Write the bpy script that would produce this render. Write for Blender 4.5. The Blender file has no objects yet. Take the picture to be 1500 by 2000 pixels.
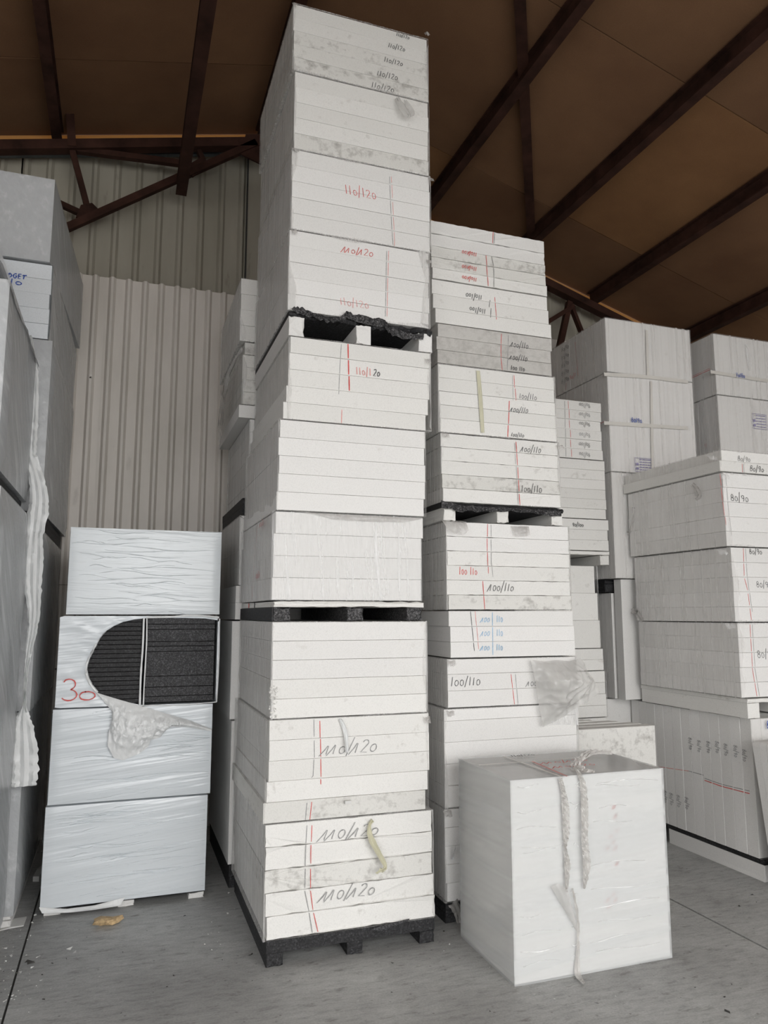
import bpy, bmesh, math, random
from mathutils import Vector, Matrix, noise

random.seed(7)
# ------------------------------------------------------------------ camera
F, PITCH, YAW, CAMH = 1457.0, 0.1361, 0.3371, 1.6      # focal in px of the 1500x2000 frame
scene = bpy.context.scene
fw = Vector((math.sin(YAW) * math.cos(PITCH), math.cos(YAW) * math.cos(PITCH), math.sin(PITCH)))
rt = Vector((math.cos(YAW), -math.sin(YAW), 0))
up = rt.cross(fw)
cam_data = bpy.data.cameras.new('camera')
cam = bpy.data.objects.new('camera', cam_data)
scene.collection.objects.link(cam)
cam.matrix_world = Matrix(((rt.x, up.x, -fw.x, 0), (rt.y, up.y, -fw.y, 0), (rt.z, up.z, -fw.z, CAMH), (0, 0, 0, 1)))
cam_data.sensor_fit = 'VERTICAL'
cam_data.sensor_height = 36.0
cam_data.lens = F / 2000.0 * 36.0
cam_data.clip_start = 0.05
scene.camera = cam

# ------------------------------------------------------------------ light
world = bpy.data.worlds.new('overcast_sky')
scene.world = world
world.use_nodes = True
wn, wl = world.node_tree.nodes, world.node_tree.links
bg = wn['Background']
tc = wn.new('ShaderNodeTexCoord'); sep = wn.new('ShaderNodeSeparateXYZ')
ramp = wn.new('ShaderNodeValToRGB')
ramp.color_ramp.elements[0].position = 0.0; ramp.color_ramp.elements[0].color = (0.95, 0.95, 0.95, 1)
ramp.color_ramp.elements[1].position = 1.0; ramp.color_ramp.elements[1].color = (1.0, 0.985, 0.965, 1)
wl.new(tc.outputs['Generated'], sep.inputs[0]); wl.new(sep.outputs['Z'], ramp.inputs[0])
wl.new(ramp.outputs[0], bg.inputs['Color'])
bg.inputs['Strength'].default_value = 3.2
# daylight falling through the big open loading door behind the camera
al = bpy.data.lights.new('door_daylight', 'AREA')
al.shape = 'RECTANGLE'; al.size = 4.4; al.size_y = 3.6; al.energy = 182; al.color = (1.0, 0.985, 0.96)
alo = bpy.data.objects.new('door_daylight', al)
scene.collection.objects.link(alo)
alo.location = (1.9, -3.6, 3.3)
alo.rotation_euler = (Vector((1.6, 3.8, 1.9)) - Vector(alo.location)).to_track_quat('-Z', 'Y').to_euler()
scene.view_settings.view_transform = 'Standard'
scene.view_settings.look = 'None'
scene.view_settings.gamma = 1.0
scene.view_settings.exposure = 0.0
scene.view_settings.use_curve_mapping = False

# ------------------------------------------------------------------ helpers
def at(px, py, axis, val):
    """point of the sight line through photo pixel (px,py) on the plane axis=val"""
    d = fw * F + rt * (px - 750.0) - up * (py - 1000.0)
    i = 'XYZ'.index(axis); o = (0, 0, CAMH)
    t = (val - o[i]) / d[i]
    return Vector((d.x * t, d.y * t, CAMH + d.z * t))

COL = scene.collection
def empty(name, loc, label=None, cat=None, group=None, kind=None):
    o = bpy.data.objects.new(name, None); COL.objects.link(o); o.location = loc
    o.empty_display_size = 0.1
    if label: o['label'] = label
    if cat: o['category'] = cat
    if group: o['group'] = group
    if kind: o['kind'] = kind
    return o

def mesh(name, V, Fc, mat, parent=None, smooth=False, label=None, loc=None):
    """vertices in world space; stored relative to the parent's origin"""
    base = Vector((0, 0, 0))
    if parent is not None:
        q = parent
        while q is not None:
            base = base + Vector(q.location); q = q.parent
    if loc is None:
        loc = base
    off = Vector(loc)
    me = bpy.data.meshes.new(name)
    me.from_pydata([Vector(v) - off for v in V], [], Fc)
    me.validate(); me.update()
    if smooth:
        for p in me.polygons: p.use_smooth = True
    if smooth: me.set_sharp_from_angle(angle=math.radians(38))
    o = bpy.data.objects.new(name, me); COL.objects.link(o)
    me.materials.append(mat)
    if parent is not None:
        o.parent = parent; o.location = off - base
    else:
        o.location = off
    if label: o['label'] = label
    return o

def box_vf(x0, x1, y0, y1, z0, z1):
    V = [(x0, y0, z0), (x1, y0, z0), (x1, y1, z0), (x0, y1, z0), (x0, y0, z1), (x1, y0, z1), (x1, y1, z1), (x0, y1, z1)]
    Fc = [(0, 3, 2, 1), (4, 5, 6, 7), (0, 1, 5, 4), (1, 2, 6, 5), (2, 3, 7, 6), (3, 0, 4, 7)]
    return V, Fc

def merge(parts):
    V, Fc = [], []
    for v, f in parts:
        n = len(V); V += list(v); Fc += [tuple(i + n for i in q) for q in f]
    return V, Fc

def bar_vf(p, q, w, h, upv=(0, 0, 1)):
    p, q = Vector(p), Vector(q); d = (q - p).normalized()
    s = d.cross(Vector(upv))
    if s.length < 1e-4: s = d.cross(Vector((0, 1, 0)))
    s.normalize(); u = s.cross(d).normalized()
    V = []
    for c in (p, q):
        for a, b in ((-1, -1), (1, -1), (1, 1), (-1, 1)):
            V.append(c + s * (a * w / 2) + u * (b * h / 2))
    return V, [(0, 1, 2, 3), (7, 6, 5, 4), (0, 4, 5, 1), (1, 5, 6, 2), (2, 6, 7, 3), (3, 7, 4, 0)]

def ibeam_vf(p, q, w, h, t=0.012):
    """I section: two flanges and a web"""
    p, q = Vector(p), Vector(q)
    return merge([bar_vf(p + Vector((0, 0, h / 2 - t / 2)), q + Vector((0, 0, h / 2 - t / 2)), w, t),
                  bar_vf(p - Vector((0, 0, h / 2 - t / 2)), q - Vector((0, 0, h / 2 - t / 2)), w, t),
                  bar_vf(p, q, t, h - 2 * t)])

# ------------------------------------------------------------------ materials
MATS = {}
def newmat(name):
    m = bpy.data.materials.new(name); m.use_nodes = True
    return m, m.node_tree.nodes, m.node_tree.links, m.node_tree.nodes['Principled BSDF']

def coords(n, l, scale):
    t = n.new('ShaderNodeTexCoord'); mp = n.new('ShaderNodeMapping'); mp.inputs['Scale'].default_value = scale
    oi = n.new('ShaderNodeObjectInfo'); ad = n.new('ShaderNodeVectorMath'); ad.operation = 'ADD'
    ml = n.new('ShaderNodeMath'); ml.operation = 'MULTIPLY'; ml.inputs[1].default_value = 37.0
    l.new(oi.outputs['Random'], ml.inputs[0])
    l.new(t.outputs['Object'], mp.inputs['Vector'])
    l.new(mp.outputs[0], ad.inputs[0]); l.new(ml.outputs[0], ad.inputs[1])
    return ad.outputs[0], oi

def ntex(n, l, vec, scale, detail=3, rough=0.55):
    t = n.new('ShaderNodeTexNoise'); t.inputs['Scale'].default_value = scale
    t.inputs['Detail'].default_value = detail; t.inputs['Roughness'].default_value = rough
    l.new(vec, t.inputs['Vector']); return t.outputs['Fac']

def cramp(n, l, fac, stops):
    r = n.new('ShaderNodeValToRGB'); e = r.color_ramp.elements
    e[0].position, e[0].color = stops[0][0], stops[0][1]
    e[1].position, e[1].color = stops[-1][0], stops[-1][1]
    for p, c in stops[1:-1]:
        k = e.new(p); k.color = c
    l.new(fac, r.inputs[0]); return r.outputs[0]

def g(v, a=1): return (v, v, v, a)

def mixc(n, l, fac, a, b, mode='MIX'):
    m = n.new('ShaderNodeMix'); m.data_type = 'RGBA'; m.blend_type = mode
    for s, v in ((m.inputs[0], fac), (m.inputs[6], a), (m.inputs[7], b)):
        if hasattr(v, 'links') or hasattr(v, 'is_linked'): l.new(v, s)
        else: s.default_value = v
    return m.outputs[2]

def foam(name, col, dirt_col, dirt_lo, dirt_hi, rough=0.85):
    m, n, l, b = newmat(name)
    v, oi = coords(n, l, (1, 1, 1))
    vs, _ = coords(n, l, (3.0, 3.0, 9.0))
    big = ntex(n, l, vs, 1.0, 5, 0.62)
    fine = ntex(n, l, v, 26, 3, 0.6)
    bead = n.new('ShaderNodeTexVoronoi'); bead.inputs['Scale'].default_value = 190; l.new(v, bead.inputs['Vector'])
    prod = n.new('ShaderNodeMath'); prod.operation = 'MULTIPLY'; l.new(big, prod.inputs[0]); l.new(fine, prod.inputs[1])
    dirt = cramp(n, l, prod.outputs[0], [(dirt_lo, g(0)), (dirt_hi, g(1))])
    ctone = cramp(n, l, oi.outputs['Random'], [(0, (col[0] * 0.93, col[1] * 0.93, col[2] * 0.925, 1)), (1, (col[0], col[1], col[2], 1))])
    speck = cramp(n, l, bead.outputs['Distance'], [(0.0, g(1)), (0.45, g(0.985)), (0.75, g(0.93))])
    c1 = mixc(n, l, 1.0, ctone, speck, 'MULTIPLY')
    c2 = mixc(n, l, dirt, c1, (*dirt_col, 1))
    l.new(c2, b.inputs['Base Color'])
    b.inputs['Roughness'].default_value = rough
    b.inputs['Specular IOR Level'].default_value = 0.25
    vw, _ = coords(n, l, (300, 300, 2.0)); wire = ntex(n, l, vw, 1.0, 1)
    ad = n.new('ShaderNodeMath'); l.new(wire, ad.inputs[0]); l.new(bead.outputs['Distance'], ad.inputs[1])
    bp = n.new('ShaderNodeBump'); bp.inputs['Strength'].default_value = 0.12; bp.inputs['Distance'].default_value = 0.002
    l.new(ad.outputs[0], bp.inputs['Height']); l.new(bp.outputs[0], b.inputs['Normal'])
    return m

M_FOAM = foam('white_foam', (0.80, 0.79, 0.765), (0.52, 0.50, 0.47), 0.335, 0.52)
M_CLEAN = foam('clean_white_foam', (0.81, 0.80, 0.785), (0.62, 0.60, 0.57), 0.38, 0.55)
M_STAIN = foam('stained_foam', (0.74, 0.73, 0.70), (0.36, 0.345, 0.325), 0.26, 0.46)
M_GREY = foam('grimy_grey_foam', (0.56, 0.545, 0.52), (0.38, 0.365, 0.345), 0.22, 0.46)
M_COOL = foam('bluish_white_foam', (0.74, 0.77, 0.80), (0.55, 0.57, 0.6), 0.36, 0.55)

def blackfoam(name, dark, light, scale=150, rough=0.7):
    m, n, l, b = newmat(name)
    v, oi = coords(n, l, (1, 1, 1))
    bead = n.new('ShaderNodeTexVoronoi'); bead.inputs['Scale'].default_value = scale; l.new(v, bead.inputs['Vector'])
    f = ntex(n, l, v, 90, 2)
    pr = n.new('ShaderNodeMath'); pr.operation = 'MULTIPLY'; l.new(bead.outputs['Color'], pr.inputs[0]); l.new(f, pr.inputs[1])
    c = cramp(n, l, pr.outputs[0], [(0.12, (*dark, 1)), (0.34, (*light, 1)), (0.62, (light[0] * 2.6, light[1] * 2.6, light[2] * 2.6, 1))])
    l.new(c, b.inputs['Base Color']); b.inputs['Roughness'].default_value = rough
    bp = n.new('ShaderNodeBump'); bp.inputs['Strength'].default_value = 0.4; bp.inputs['Distance'].default_value = 0.003
    l.new(bead.outputs['Distance'], bp.inputs['Height']); l.new(bp.outputs[0], b.inputs['Normal'])
    return m
M_BLACK = blackfoam('black_foam', (0.008, 0.008, 0.009), (0.022, 0.022, 0.024), 130)
M_BEAD = blackfoam('dark_grey_bead_foam', (0.012, 0.012, 0.013), (0.075, 0.073, 0.075), 170)
M_GRAPHD = blackfoam('dark_graphite_foam', (0.012, 0.012, 0.013), (0.034, 0.034, 0.036), 260)
M_GRAPH = blackfoam('graphite_foam', (0.018, 0.018, 0.02), (0.055, 0.055, 0.058), 230)

def film(name, col, alpha, streak, rough=0.22, streak_alpha=0.35, bump=0.5, dist=0.006, slant=0.0, detail=6):
    """stretch film: part see-through, part pale gloss, with pulled streaks along one way"""
    m, n, l, b = newmat(name)
    t = n.new('ShaderNodeTexCoord')
    rot = n.new('ShaderNodeMapping'); rot.inputs['Rotation'].default_value = (slant, slant, 0)
    mp = n.new('ShaderNodeMapping'); mp.inputs['Scale'].default_value = streak
    oi = n.new('ShaderNodeObjectInfo'); ml = n.new('ShaderNodeMath'); ml.operation = 'MULTIPLY'; ml.inputs[1].default_value = 31.0
    l.new(oi.outputs['Random'], ml.inputs[0])
    ad = n.new('ShaderNodeVectorMath'); ad.operation = 'ADD'
    l.new(t.outputs['Object'], rot.inputs[0]); l.new(rot.outputs[0], mp.inputs[0])
    l.new(mp.outputs[0], ad.inputs[0]); l.new(ml.outputs[0], ad.inputs[1])
    st = ntex(n, l, ad.outputs[0], 1.0, detail, 0.6)
    sharp = cramp(n, l, st, [(0.40, g(0)), (0.56, g(0.25)), (0.68, g(1))])
    b.inputs['Base Color'].default_value = (*col, 1); b.inputs['Roughness'].default_value = rough
    b.inputs['Specular IOR Level'].default_value = 0.5
    bp = n.new('ShaderNodeBump'); bp.inputs['Strength'].default_value = bump; bp.inputs['Distance'].default_value = dist
    l.new(st, bp.inputs['Height']); l.new(bp.outputs[0], b.inputs['Normal'])
    if alpha < 1:
        tr = n.new('ShaderNodeBsdfTransparent'); mx = n.new('ShaderNodeMixShader')
        mu = n.new('ShaderNodeMath'); mu.operation = 'MULTIPLY_ADD'; mu.use_clamp = True
        mu.inputs[1].default_value = streak_alpha; mu.inputs[2].default_value = alpha
        l.new(sharp, mu.inputs[0]); l.new(mu.outputs[0], mx.inputs[0])
        l.new(tr.outputs[0], mx.inputs[1]); l.new(b.outputs[0], mx.inputs[2])
        l.new(mx.outputs[0], n['Material Output'].inputs['Surface'])
    return m
M_FILM = film('clear_film_upright_streaks', (0.76, 0.75, 0.735), 0.26, (70, 70, 1.3), 0.2, 0.5, 0.6)
M_FILMF = film('clear_film_front', (0.86, 0.86, 0.86), 0.14, (45, 45, 1.2), 0.15, 0.5, 0.8, 0.008, 0.05)
M_FILMH = film('clear_film_level_wrinkles', (0.72, 0.735, 0.735), 0.42, (0.9, 0.9, 16), 0.14, 0.25, 0.4, 0.012, 0.05, 1)
M_RIDGE = film('pulled_film_ridge', (0.93, 0.94, 0.94), 0.7, (3, 3, 30), 0.12, 0.3, 0.3, 0.004, 0.0, 2)
M_WHITE = film('white_stretch_film', (0.69, 0.73, 0.76), 1.0, (0.8, 0.8, 24), 0.14, 0, 0.6, 0.014, 0.10, 2)
M_WHITE2 = film('white_stretch_film_taut', (0.70, 0.74, 0.765), 1.0, (3, 3, 50), 0.20, 0, 0.4, 0.007, -0.03, 3)
M_MILK = film('milky_film', (0.56, 0.57, 0.58), 0.66, (18, 1.4, 14), 0.22, 0.3, 0.7, 0.01, 0.7)
M_RIB = film('crumpled_white_film', (0.74, 0.75, 0.75), 1.0, (30, 30, 9), 0.3, 0, 0.7, 0.008)
M_DIRTYFILM = film('dirty_clear_film', (0.55, 0.53, 0.51), 0.42, (30, 30, 6), 0.12, 0.45, 0.8, 0.006)
M_BAG = film('clear_crumpled_film', (0.60, 0.59, 0.57), 0.50, (7, 7, 5), 0.10, 0.25, 0.5, 0.012, 0.4, 2)
M_TWIST = film('twisted_dirty_film', (0.60, 0.58, 0.555), 0.66, (50, 50, 25), 0.18, 0.3, 0.6, 0.006)
M_SMOOTH = film('clear_film_hairlines', (0.80, 0.785, 0.77), 0.13, (38, 38, 0.4), 0.25, 0.30, 0.10, 0.003, 0.0, 1)

def plain(name, col, rough=0.6, metal=0.0, spec=0.5, var=0.0, scale=8):
    m, n, l, b = newmat(name)
    b.inputs['Roughness'].default_value = rough; b.inputs['Metallic'].default_value = metal
    b.inputs['Specular IOR Level'].default_value = spec
    v, oi = coords(n, l, (1, 1, 1))
    f = ntex(n, l, v, scale, 5, 0.6)
    lo = tuple(c * (1 - var) for c in col) + (1,); hi = tuple(min(1, c * (1 + var)) for c in col) + (1,)
    l.new(cramp(n, l, f, [(0.3, lo), (0.7, hi)]), b.inputs['Base Color'])
    return m
M_RED = plain('red_marker', (0.62, 0.10, 0.09), 0.8, var=0.25, scale=60)
M_PINK = plain('faded_red_marker', (0.70, 0.33, 0.31), 0.8, var=0.2, scale=60)
M_PENCIL = plain('grey_pencil', (0.30, 0.30, 0.30), 0.8, var=0.3, scale=60)
M_INK = plain('black_marker', (0.07, 0.07, 0.075), 0.8, var=0.3, scale=60)
M_BLUE = plain('blue_marker', (0.04, 0.09, 0.38), 0.7, var=0.2, scale=60)
M_SKY = plain('pale_blue_marker', (0.30, 0.48, 0.66), 0.8, var=0.2, scale=60)
M_STAMP = plain('purple_stamp_ink', (0.30, 0.28, 0.46), 0.8, var=0.25, scale=90)
M_TAPE = plain('yellowed_tape', (0.56, 0.54, 0.40), 0.4, var=0.1)
M_TAPEW = plain('clear_tape', (0.66, 0.64, 0.60), 0.3, var=0.05)
M_STEEL = plain('red_oxide_steel', (0.042, 0.0185, 0.013), 0.8, spec=0.15, var=0.5, scale=5)
M_GALV = plain('galvanised_steel', (0.085, 0.10, 0.11), 0.5, 0.3, var=0.3)
M_BOLT = plain('screw_steel', (0.12, 0.11, 0.10), 0.5, 0.5)
M_STONE = plain('ochre_foam_lump', (0.50, 0.36, 0.20), 0.9, var=0.35, scale=60)
M_JOINT = plain('joint_dirt', (0.05, 0.048, 0.045), 0.95, var=0.3)
M_SCRAP = plain('white_scrap', (0.62, 0.62, 0.60), 0.8, var=0.1)
M_RUST = plain('rusty_crumb', (0.36, 0.16, 0.09), 0.9, var=0.3)
M_PLASTER = plain('side_wall_cladding', (0.55, 0.53, 0.49), 0.8, var=0.1)

def ceiling_mat():
    m, n, l, b = newmat('brown_ceiling_board')
    v, oi = coords(n, l, (1, 1, 1))
    f = ntex(n, l, v, 1.3, 4); f2 = ntex(n, l, v, 160, 2)
    c = cramp(n, l, f, [(0.3, (0.175, 0.092, 0.052, 1)), (0.7, (0.245, 0.135, 0.074, 1))])
    t = cramp(n, l, oi.outputs['Random'], [(0, g(0.82)), (0.8, g(1.0)), (1, (1.2, 1.15, 0.95, 1))])
    c = mixc(n, l, 1.0, c, t, 'MULTIPLY'); c = mixc(n, l, 0.35, c, cramp(n, l, f2, [(0.3, g(0.7)), (0.7, g(1))]), 'MULTIPLY')
    l.new(c, b.inputs['Base Color']); b.inputs['Roughness'].default_value = 0.9
    b.inputs['Specular IOR Level'].default_value = 0.1
    return m
M_CEIL = ceiling_mat()

def cladding_mat(name, col, grime):
    m, n, l, b = newmat(name)
    v, oi = coords(n, l, (1, 1, 0.25))
    f = ntex(n, l, v, 2.2, 6, 0.65); f2 = ntex(n, l, v, 14, 5)
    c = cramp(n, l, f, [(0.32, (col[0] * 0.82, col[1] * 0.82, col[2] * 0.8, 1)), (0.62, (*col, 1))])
    sp = cramp(n, l, f2, [(0.66, g(0)), (0.8, g(grime))])
    c = mixc(n, l, sp, c, (0.16, 0.14, 0.11, 1))
    l.new(c, b.inputs['Base Color']); b.inputs['Roughness'].default_value = 0.45
    return m
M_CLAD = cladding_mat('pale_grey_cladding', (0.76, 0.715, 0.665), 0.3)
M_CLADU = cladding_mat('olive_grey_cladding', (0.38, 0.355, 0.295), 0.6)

def floor_mat():
    m, n, l, b = newmat('worn_concrete')
    t = n.new('ShaderNodeTexCoord')
    def sc(s, rz=0.12):
        mp = n.new('ShaderNodeMapping'); mp.inputs['Scale'].default_value = s; mp.inputs['Rotation'].default_value = (0, 0, rz)
        l.new(t.outputs['Object'], mp.inputs['Vector']); return mp.outputs[0]
    f1 = ntex(n, l, sc((1, 1, 1)), 1.6, 6, 0.6)
    f2 = ntex(n, l, sc((3.5, 13, 1)), 2.6, 9, 0.78)
    f3 = ntex(n, l, sc((1, 1, 1)), 110, 3, 0.6)
    f4 = ntex(n, l, sc((1, 2.5, 1)), 9, 6, 0.7)
    c = cramp(n, l, f1, [(0.3, (0.30, 0.30, 0.292, 1)), (0.7, (0.47, 0.475, 0.465, 1))])
    c = mixc(n, l, 0.8, c, cramp(n, l, f2, [(0.30, g(0.6)), (0.5, g(1.0)), (0.75, g(1.2))]), 'MULTIPLY')
    c = mixc(n, l, 0.5, c, cramp(n, l, f3, [(0.3, g(0.75)), (0.7, g(1.2))]), 'MULTIPLY')
    c = mixc(n, l, cramp(n, l, f4, [(0.57, g(0)), (0.72, g(0.75))]), c, (0.13, 0.12, 0.105, 1))
    vo = n.new('ShaderNodeTexVoronoi'); vo.inputs['Scale'].default_value = 14; l.new(sc((1, 1, 1)), vo.inputs['Vector'])
    c = mixc(n, l, cramp(n, l, vo.outputs['Distance'], [(0.0, g(0.8)), (0.10, g(0))]), c, (0.09, 0.08, 0.07, 1))
    l.new(c, b.inputs['Base Color'])
    l.new(cramp(n, l, f2, [(0.3, g(0.75)), (0.7, g(0.48))]), b.inputs['Roughness'])
    bp = n.new('ShaderNodeBump'); bp.inputs['Strength'].default_value = 0.22; bp.inputs['Distance'].default_value = 0.004
    l.new(f2, bp.inputs['Height']); l.new(bp.outputs[0], b.inputs['Normal'])
    return m
M_FLOOR = floor_mat()

def gapstrip_mat():
    m, n, l, b = newmat('yellow_eave_daylight')
    tr = n.new('ShaderNodeBsdfTranslucent'); tr.inputs['Color'].default_value = (0.42, 0.25, 0.09, 1)  # yellow put into the colour for the daylight seen through the eave gap
    d = n.new('ShaderNodeBsdfDiffuse'); d.inputs['Color'].default_value = (0.5, 0.33, 0.15, 1)
    mx = n.new('ShaderNodeMixShader'); mx.inputs[0].default_value = 0.5
    l.new(tr.outputs[0], mx.inputs[1]); l.new(d.outputs[0], mx.inputs[2])
    l.new(mx.outputs[0], n['Material Output'].inputs['Surface'])
    return m
M_GAP = gapstrip_mat()

# ------------------------------------------------------------------ the setting
WY = 6.10                       # inner face of the gable wall
XL, XR, YF = -7.0, 10.0, -2.6   # side walls and the open front behind the camera
AX, AZ, SR, SL = 0.97, 5.83, 0.300, 0.232
def roofz(x): return AZ - SR * (x - AX) if x > AX else AZ - SL * (AX - x)

floor = empty('floor', (0, 0, 0), kind='structure')
for a, b in ((-12, -0.373), (-0.363, 3.010), (3.024, 14)):
    y = [-14, 3.55, 9] if a < -1 else [-14, 9]
    for c, d in zip(y[:-1], y[1:]):
        V, Fc = box_vf(a, b, c + 0.004, d - 0.004, -0.12, 0)
        mesh('floor_slab', V, Fc, M_FLOOR, floor)
V, Fc = box_vf(-12, 14, -14, 9, -0.16, -0.010)
mesh('joint_filler', V, Fc, M_JOINT, floor)

def cladding(x0, x1, zb, ztop, y, pitch, rib, depth, phase):
    """trapezoid sheet in the XZ plane; ribs stand proud towards -Y; ztop is a function of x"""
    sl = 0.019; bps = {round(x0, 5), round(x1 + 0.012, 5)}
    k0 = math.floor((x0 - phase) / pitch) - 1; k1 = math.ceil((x1 - phase) / pitch) + 1
    for k in range(k0, k1 + 1):
        c = phase + k * pitch
        for dx in (-rib / 2 - sl, -rib / 2, rib / 2, rib / 2 + sl):
            if x0 < c + dx < x1 + 0.012: bps.add(round(c + dx, 5))
    def off(x):
        d = abs((x - phase + pitch / 2) % pitch - pitch / 2)
        return -depth * max(0.0, min(1.0, (rib / 2 + sl - d) / sl))
    prof = [(x, y + off(x)) for x in sorted(bps)]
    V, Fc = [], []
    for x, yy in prof:
        zt = ztop(x) + (0.020 if rib == 0.022 and off(x) < -depth * 0.5 else 0.0)
        V += [(x, yy, zb), (x, yy, zt), (x, yy + 0.004, zt), (x, yy + 0.004, zb)]
    for i in range(len(prof) - 1):
        a, b = 4 * i, 4 * i + 4
        Fc += [(a, a + 1, b + 1, b)[::-1], (a + 1, a + 2, b + 2, b + 1)[::-1], (a + 3, b + 3, b + 2, a + 2)[::-1]]
    return V, Fc

wall = empty('wall_back', (0, WY, 0), kind='structure')
LT = 4.28                       # top of the lower, newer sheets
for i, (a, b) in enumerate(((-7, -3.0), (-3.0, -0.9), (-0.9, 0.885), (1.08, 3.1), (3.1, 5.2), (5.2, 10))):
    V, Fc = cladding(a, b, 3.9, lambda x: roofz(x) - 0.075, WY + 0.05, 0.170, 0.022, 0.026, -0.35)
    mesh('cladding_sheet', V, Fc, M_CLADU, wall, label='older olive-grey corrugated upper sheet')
for i in range(8):
    a = -3.25 + i * 1.008
    V, Fc = cladding(a, a + 1.004, 1.82 if i in (2, 3) else 0.0, lambda x: LT, WY - (0.004 if i % 2 else 0), 0.126, 0.019, 0.030, -0.428)
    mesh('cladding_sheet', V, Fc, M_CLAD, wall, label='pale grey corrugated lower sheet')
for i in (2, 3):
    a = -3.25 + i * 1.008
    V, Fc = cladding(a, a + 1.004, 0.0, lambda x: 1.815, WY - (0.004 if i % 2 else 0), 0.126, 0.019, 0.030, -0.428)
    mesh('cladding_sheet', V, Fc, M_CLAD, wall, label='pale grey corrugated bottom sheet')
sc = []
for k in range(-14, 26):
    x = -0.428 + k * 0.126
    for z in (3.42 + 0.006 * ((k * 7) % 5), 2.22, 1.2):
        sc.append(bar_vf((x, WY - 0.030, z), (x, WY - 0.022, z), 0.012, 0.012))
o = mesh('screws', *merge(sc), M_BOLT, wall); o['kind'] = 'stuff'
V, Fc = box_vf(0.885, 1.08, WY + 0.0, WY + 0.06, 3.9, roofz(1.08) - 0.06)
mesh('flashing', V, Fc, M_CLADU, wall, label='flat flashing beside a dark upright joint')
V, Fc = box_vf(0.872, 0.886, WY - 0.008, WY + 0.0, 3.9, 5.6)
mesh('joint_strip', V, Fc, M_JOINT, wall)
# pale backing behind the sheets, so the wall is closed
V = [(XL, WY + 0.09, 0), (XR, WY + 0.09, 0), (XR, WY + 0.09, roofz(XR) - 0.085), (AX, WY + 0.09, AZ - 0.085), (XL, WY + 0.09, roofz(XL) - 0.085)]
V += [(x, WY + 0.12, z) for x, _, z in V]
mesh('backing_board', V, [(0, 1, 2, 3, 4), (9, 8, 7, 6, 5)] + [(i, (i + 1) % 5, (i + 1) % 5 + 5, i + 5)[::-1] for i in range(5)], M_CLADU, wall)
# added yellow strip, wavy lower edge: stands in for daylight through the eave gap
V, Fc = [], []
xs = [-3 + 0.028 * i for i in range(int(9.5 / 0.028))]
for x in xs:
    w = 0.012 * abs(math.sin((x + 0.35) * math.pi / 0.17)) + 0.01 * noise.noise(Vector((x * 6, 0, 3)))
    V += [(x, WY + 0.052, roofz(x) - 0.105 + w * 0.4), (x, WY + 0.052, roofz(x) + 0.001), (x, WY + 0.056, roofz(x) + 0.001), (x, WY + 0.056, roofz(x) - 0.105 + w * 0.4)]
for i in range(len(xs) - 1):
    a, b = 4 * i, 4 * i + 4
    Fc += [(a, b, b + 1, a + 1), (a + 2, b + 2, b + 3, a + 3)]
mesh('eave_daylight_strip', V, Fc, M_GAP, wall, label='added yellow translucent strip standing in for daylight through the eave gap')
for nm, x0, x1 in (('wall_left', XL - 0.1, XL), ('wall_right', XR, XR + 0.1)):
    V, Fc = box_vf(x0, x1, YF, WY, 0, min(roofz(x0), roofz(x1)) - 0.03)
    o = mesh(nm, V, Fc, M_PLASTER); o['kind'] = 'structure'
DX0, DX1, DZ = -6.6, 7.5, 4.0          # loading door opening behind the camera, in an unseen wall added to shape daylight
for i, (a, b, zb) in enumerate(((XL, DX0, 0), (DX1, XR, 0), (DX0, DX1, DZ))):
    pts = [(a, zb), (b, zb), (b, roofz(b) - 0.02)] + ([(AX, roofz(AX) - 0.02)] if a < AX < b else []) + [(a, roofz(a) - 0.02)]
    V = [(x, YF - 0.15, z) for x, z in pts] + [(x, YF - 0.03, z) for x, z in pts]; n_ = len(pts)
    o = mesh('wall_front', V, [tuple(range(n_)), tuple(range(2 * n_ - 1, n_ - 1, -1))] + [(k, k + n_, (k + 1) % n_ + n_, (k + 1) % n_) for k in range(n_)], M_PLASTER); o['kind'] = 'structure'

ceil = empty('ceiling', (AX, 2, AZ), kind='structure')
PX = [-5.8, -4.1, -2.4, -0.64, AX, 2.48, 3.42, 4.34, 5.38, 6.45, 7.6, 8.8]
edges = [XL] + PX + [XR]
ys = [YF, -1.3, 0.35, 2.0, 3.62, 5.26, WY + 0.085]
for a, b in zip(edges[:-1], edges[1:]):
    for c, d in zip(ys[:-1], ys[1:]):
        a2, b2, c2, d2 = a + 0.003, b - 0.003, c + 0.004, d - 0.004
        dz = random.uniform(0, 0.006)
        V = [(a2, c2, roofz(a2) + dz), (b2, c2, roofz(b2) + dz), (b2, d2, roofz(b2) + dz), (a2, d2, roofz(a2) + dz)]
        V += [(x, y, z + 0.03) for x, y, z in V]
        mesh('ceiling_panel', V, [(0, 3, 2, 1), (4, 5, 6, 7), (0, 1, 5, 4), (1, 2, 6, 5), (2, 3, 7, 6), (3, 0, 4, 7)], M_CEIL, ceil)
for s, xe in ((1, XR + 0.1), (-1, XL - 0.1)):
    V = [(AX, YF - 0.2, AZ + 0.045), (xe, YF - 0.2, roofz(xe) + 0.045), (xe, WY + 0.12, roofz(xe) + 0.045), (AX, WY + 0.12, AZ + 0.045)]
    V += [(x, y, z + 0.05) for x, y, z in V]
    mesh('roof_sheet', V, [(0, 3, 2, 1), (4, 5, 6, 7), (0, 1, 5, 4), (1, 2, 6, 5), (2, 3, 7, 6), (3, 0, 4, 7)], M_GALV, ceil)
for x in PX:
    z = roofz(x) - 0.07
    V, Fc = ibeam_vf((x, YF, z), (x, WY - 0.02, z), 0.075, 0.13)
    mesh('purlin', V, Fc, M_STEEL, ceil)
bz = lambda x, y: roofz(x) - 0.03
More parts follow.
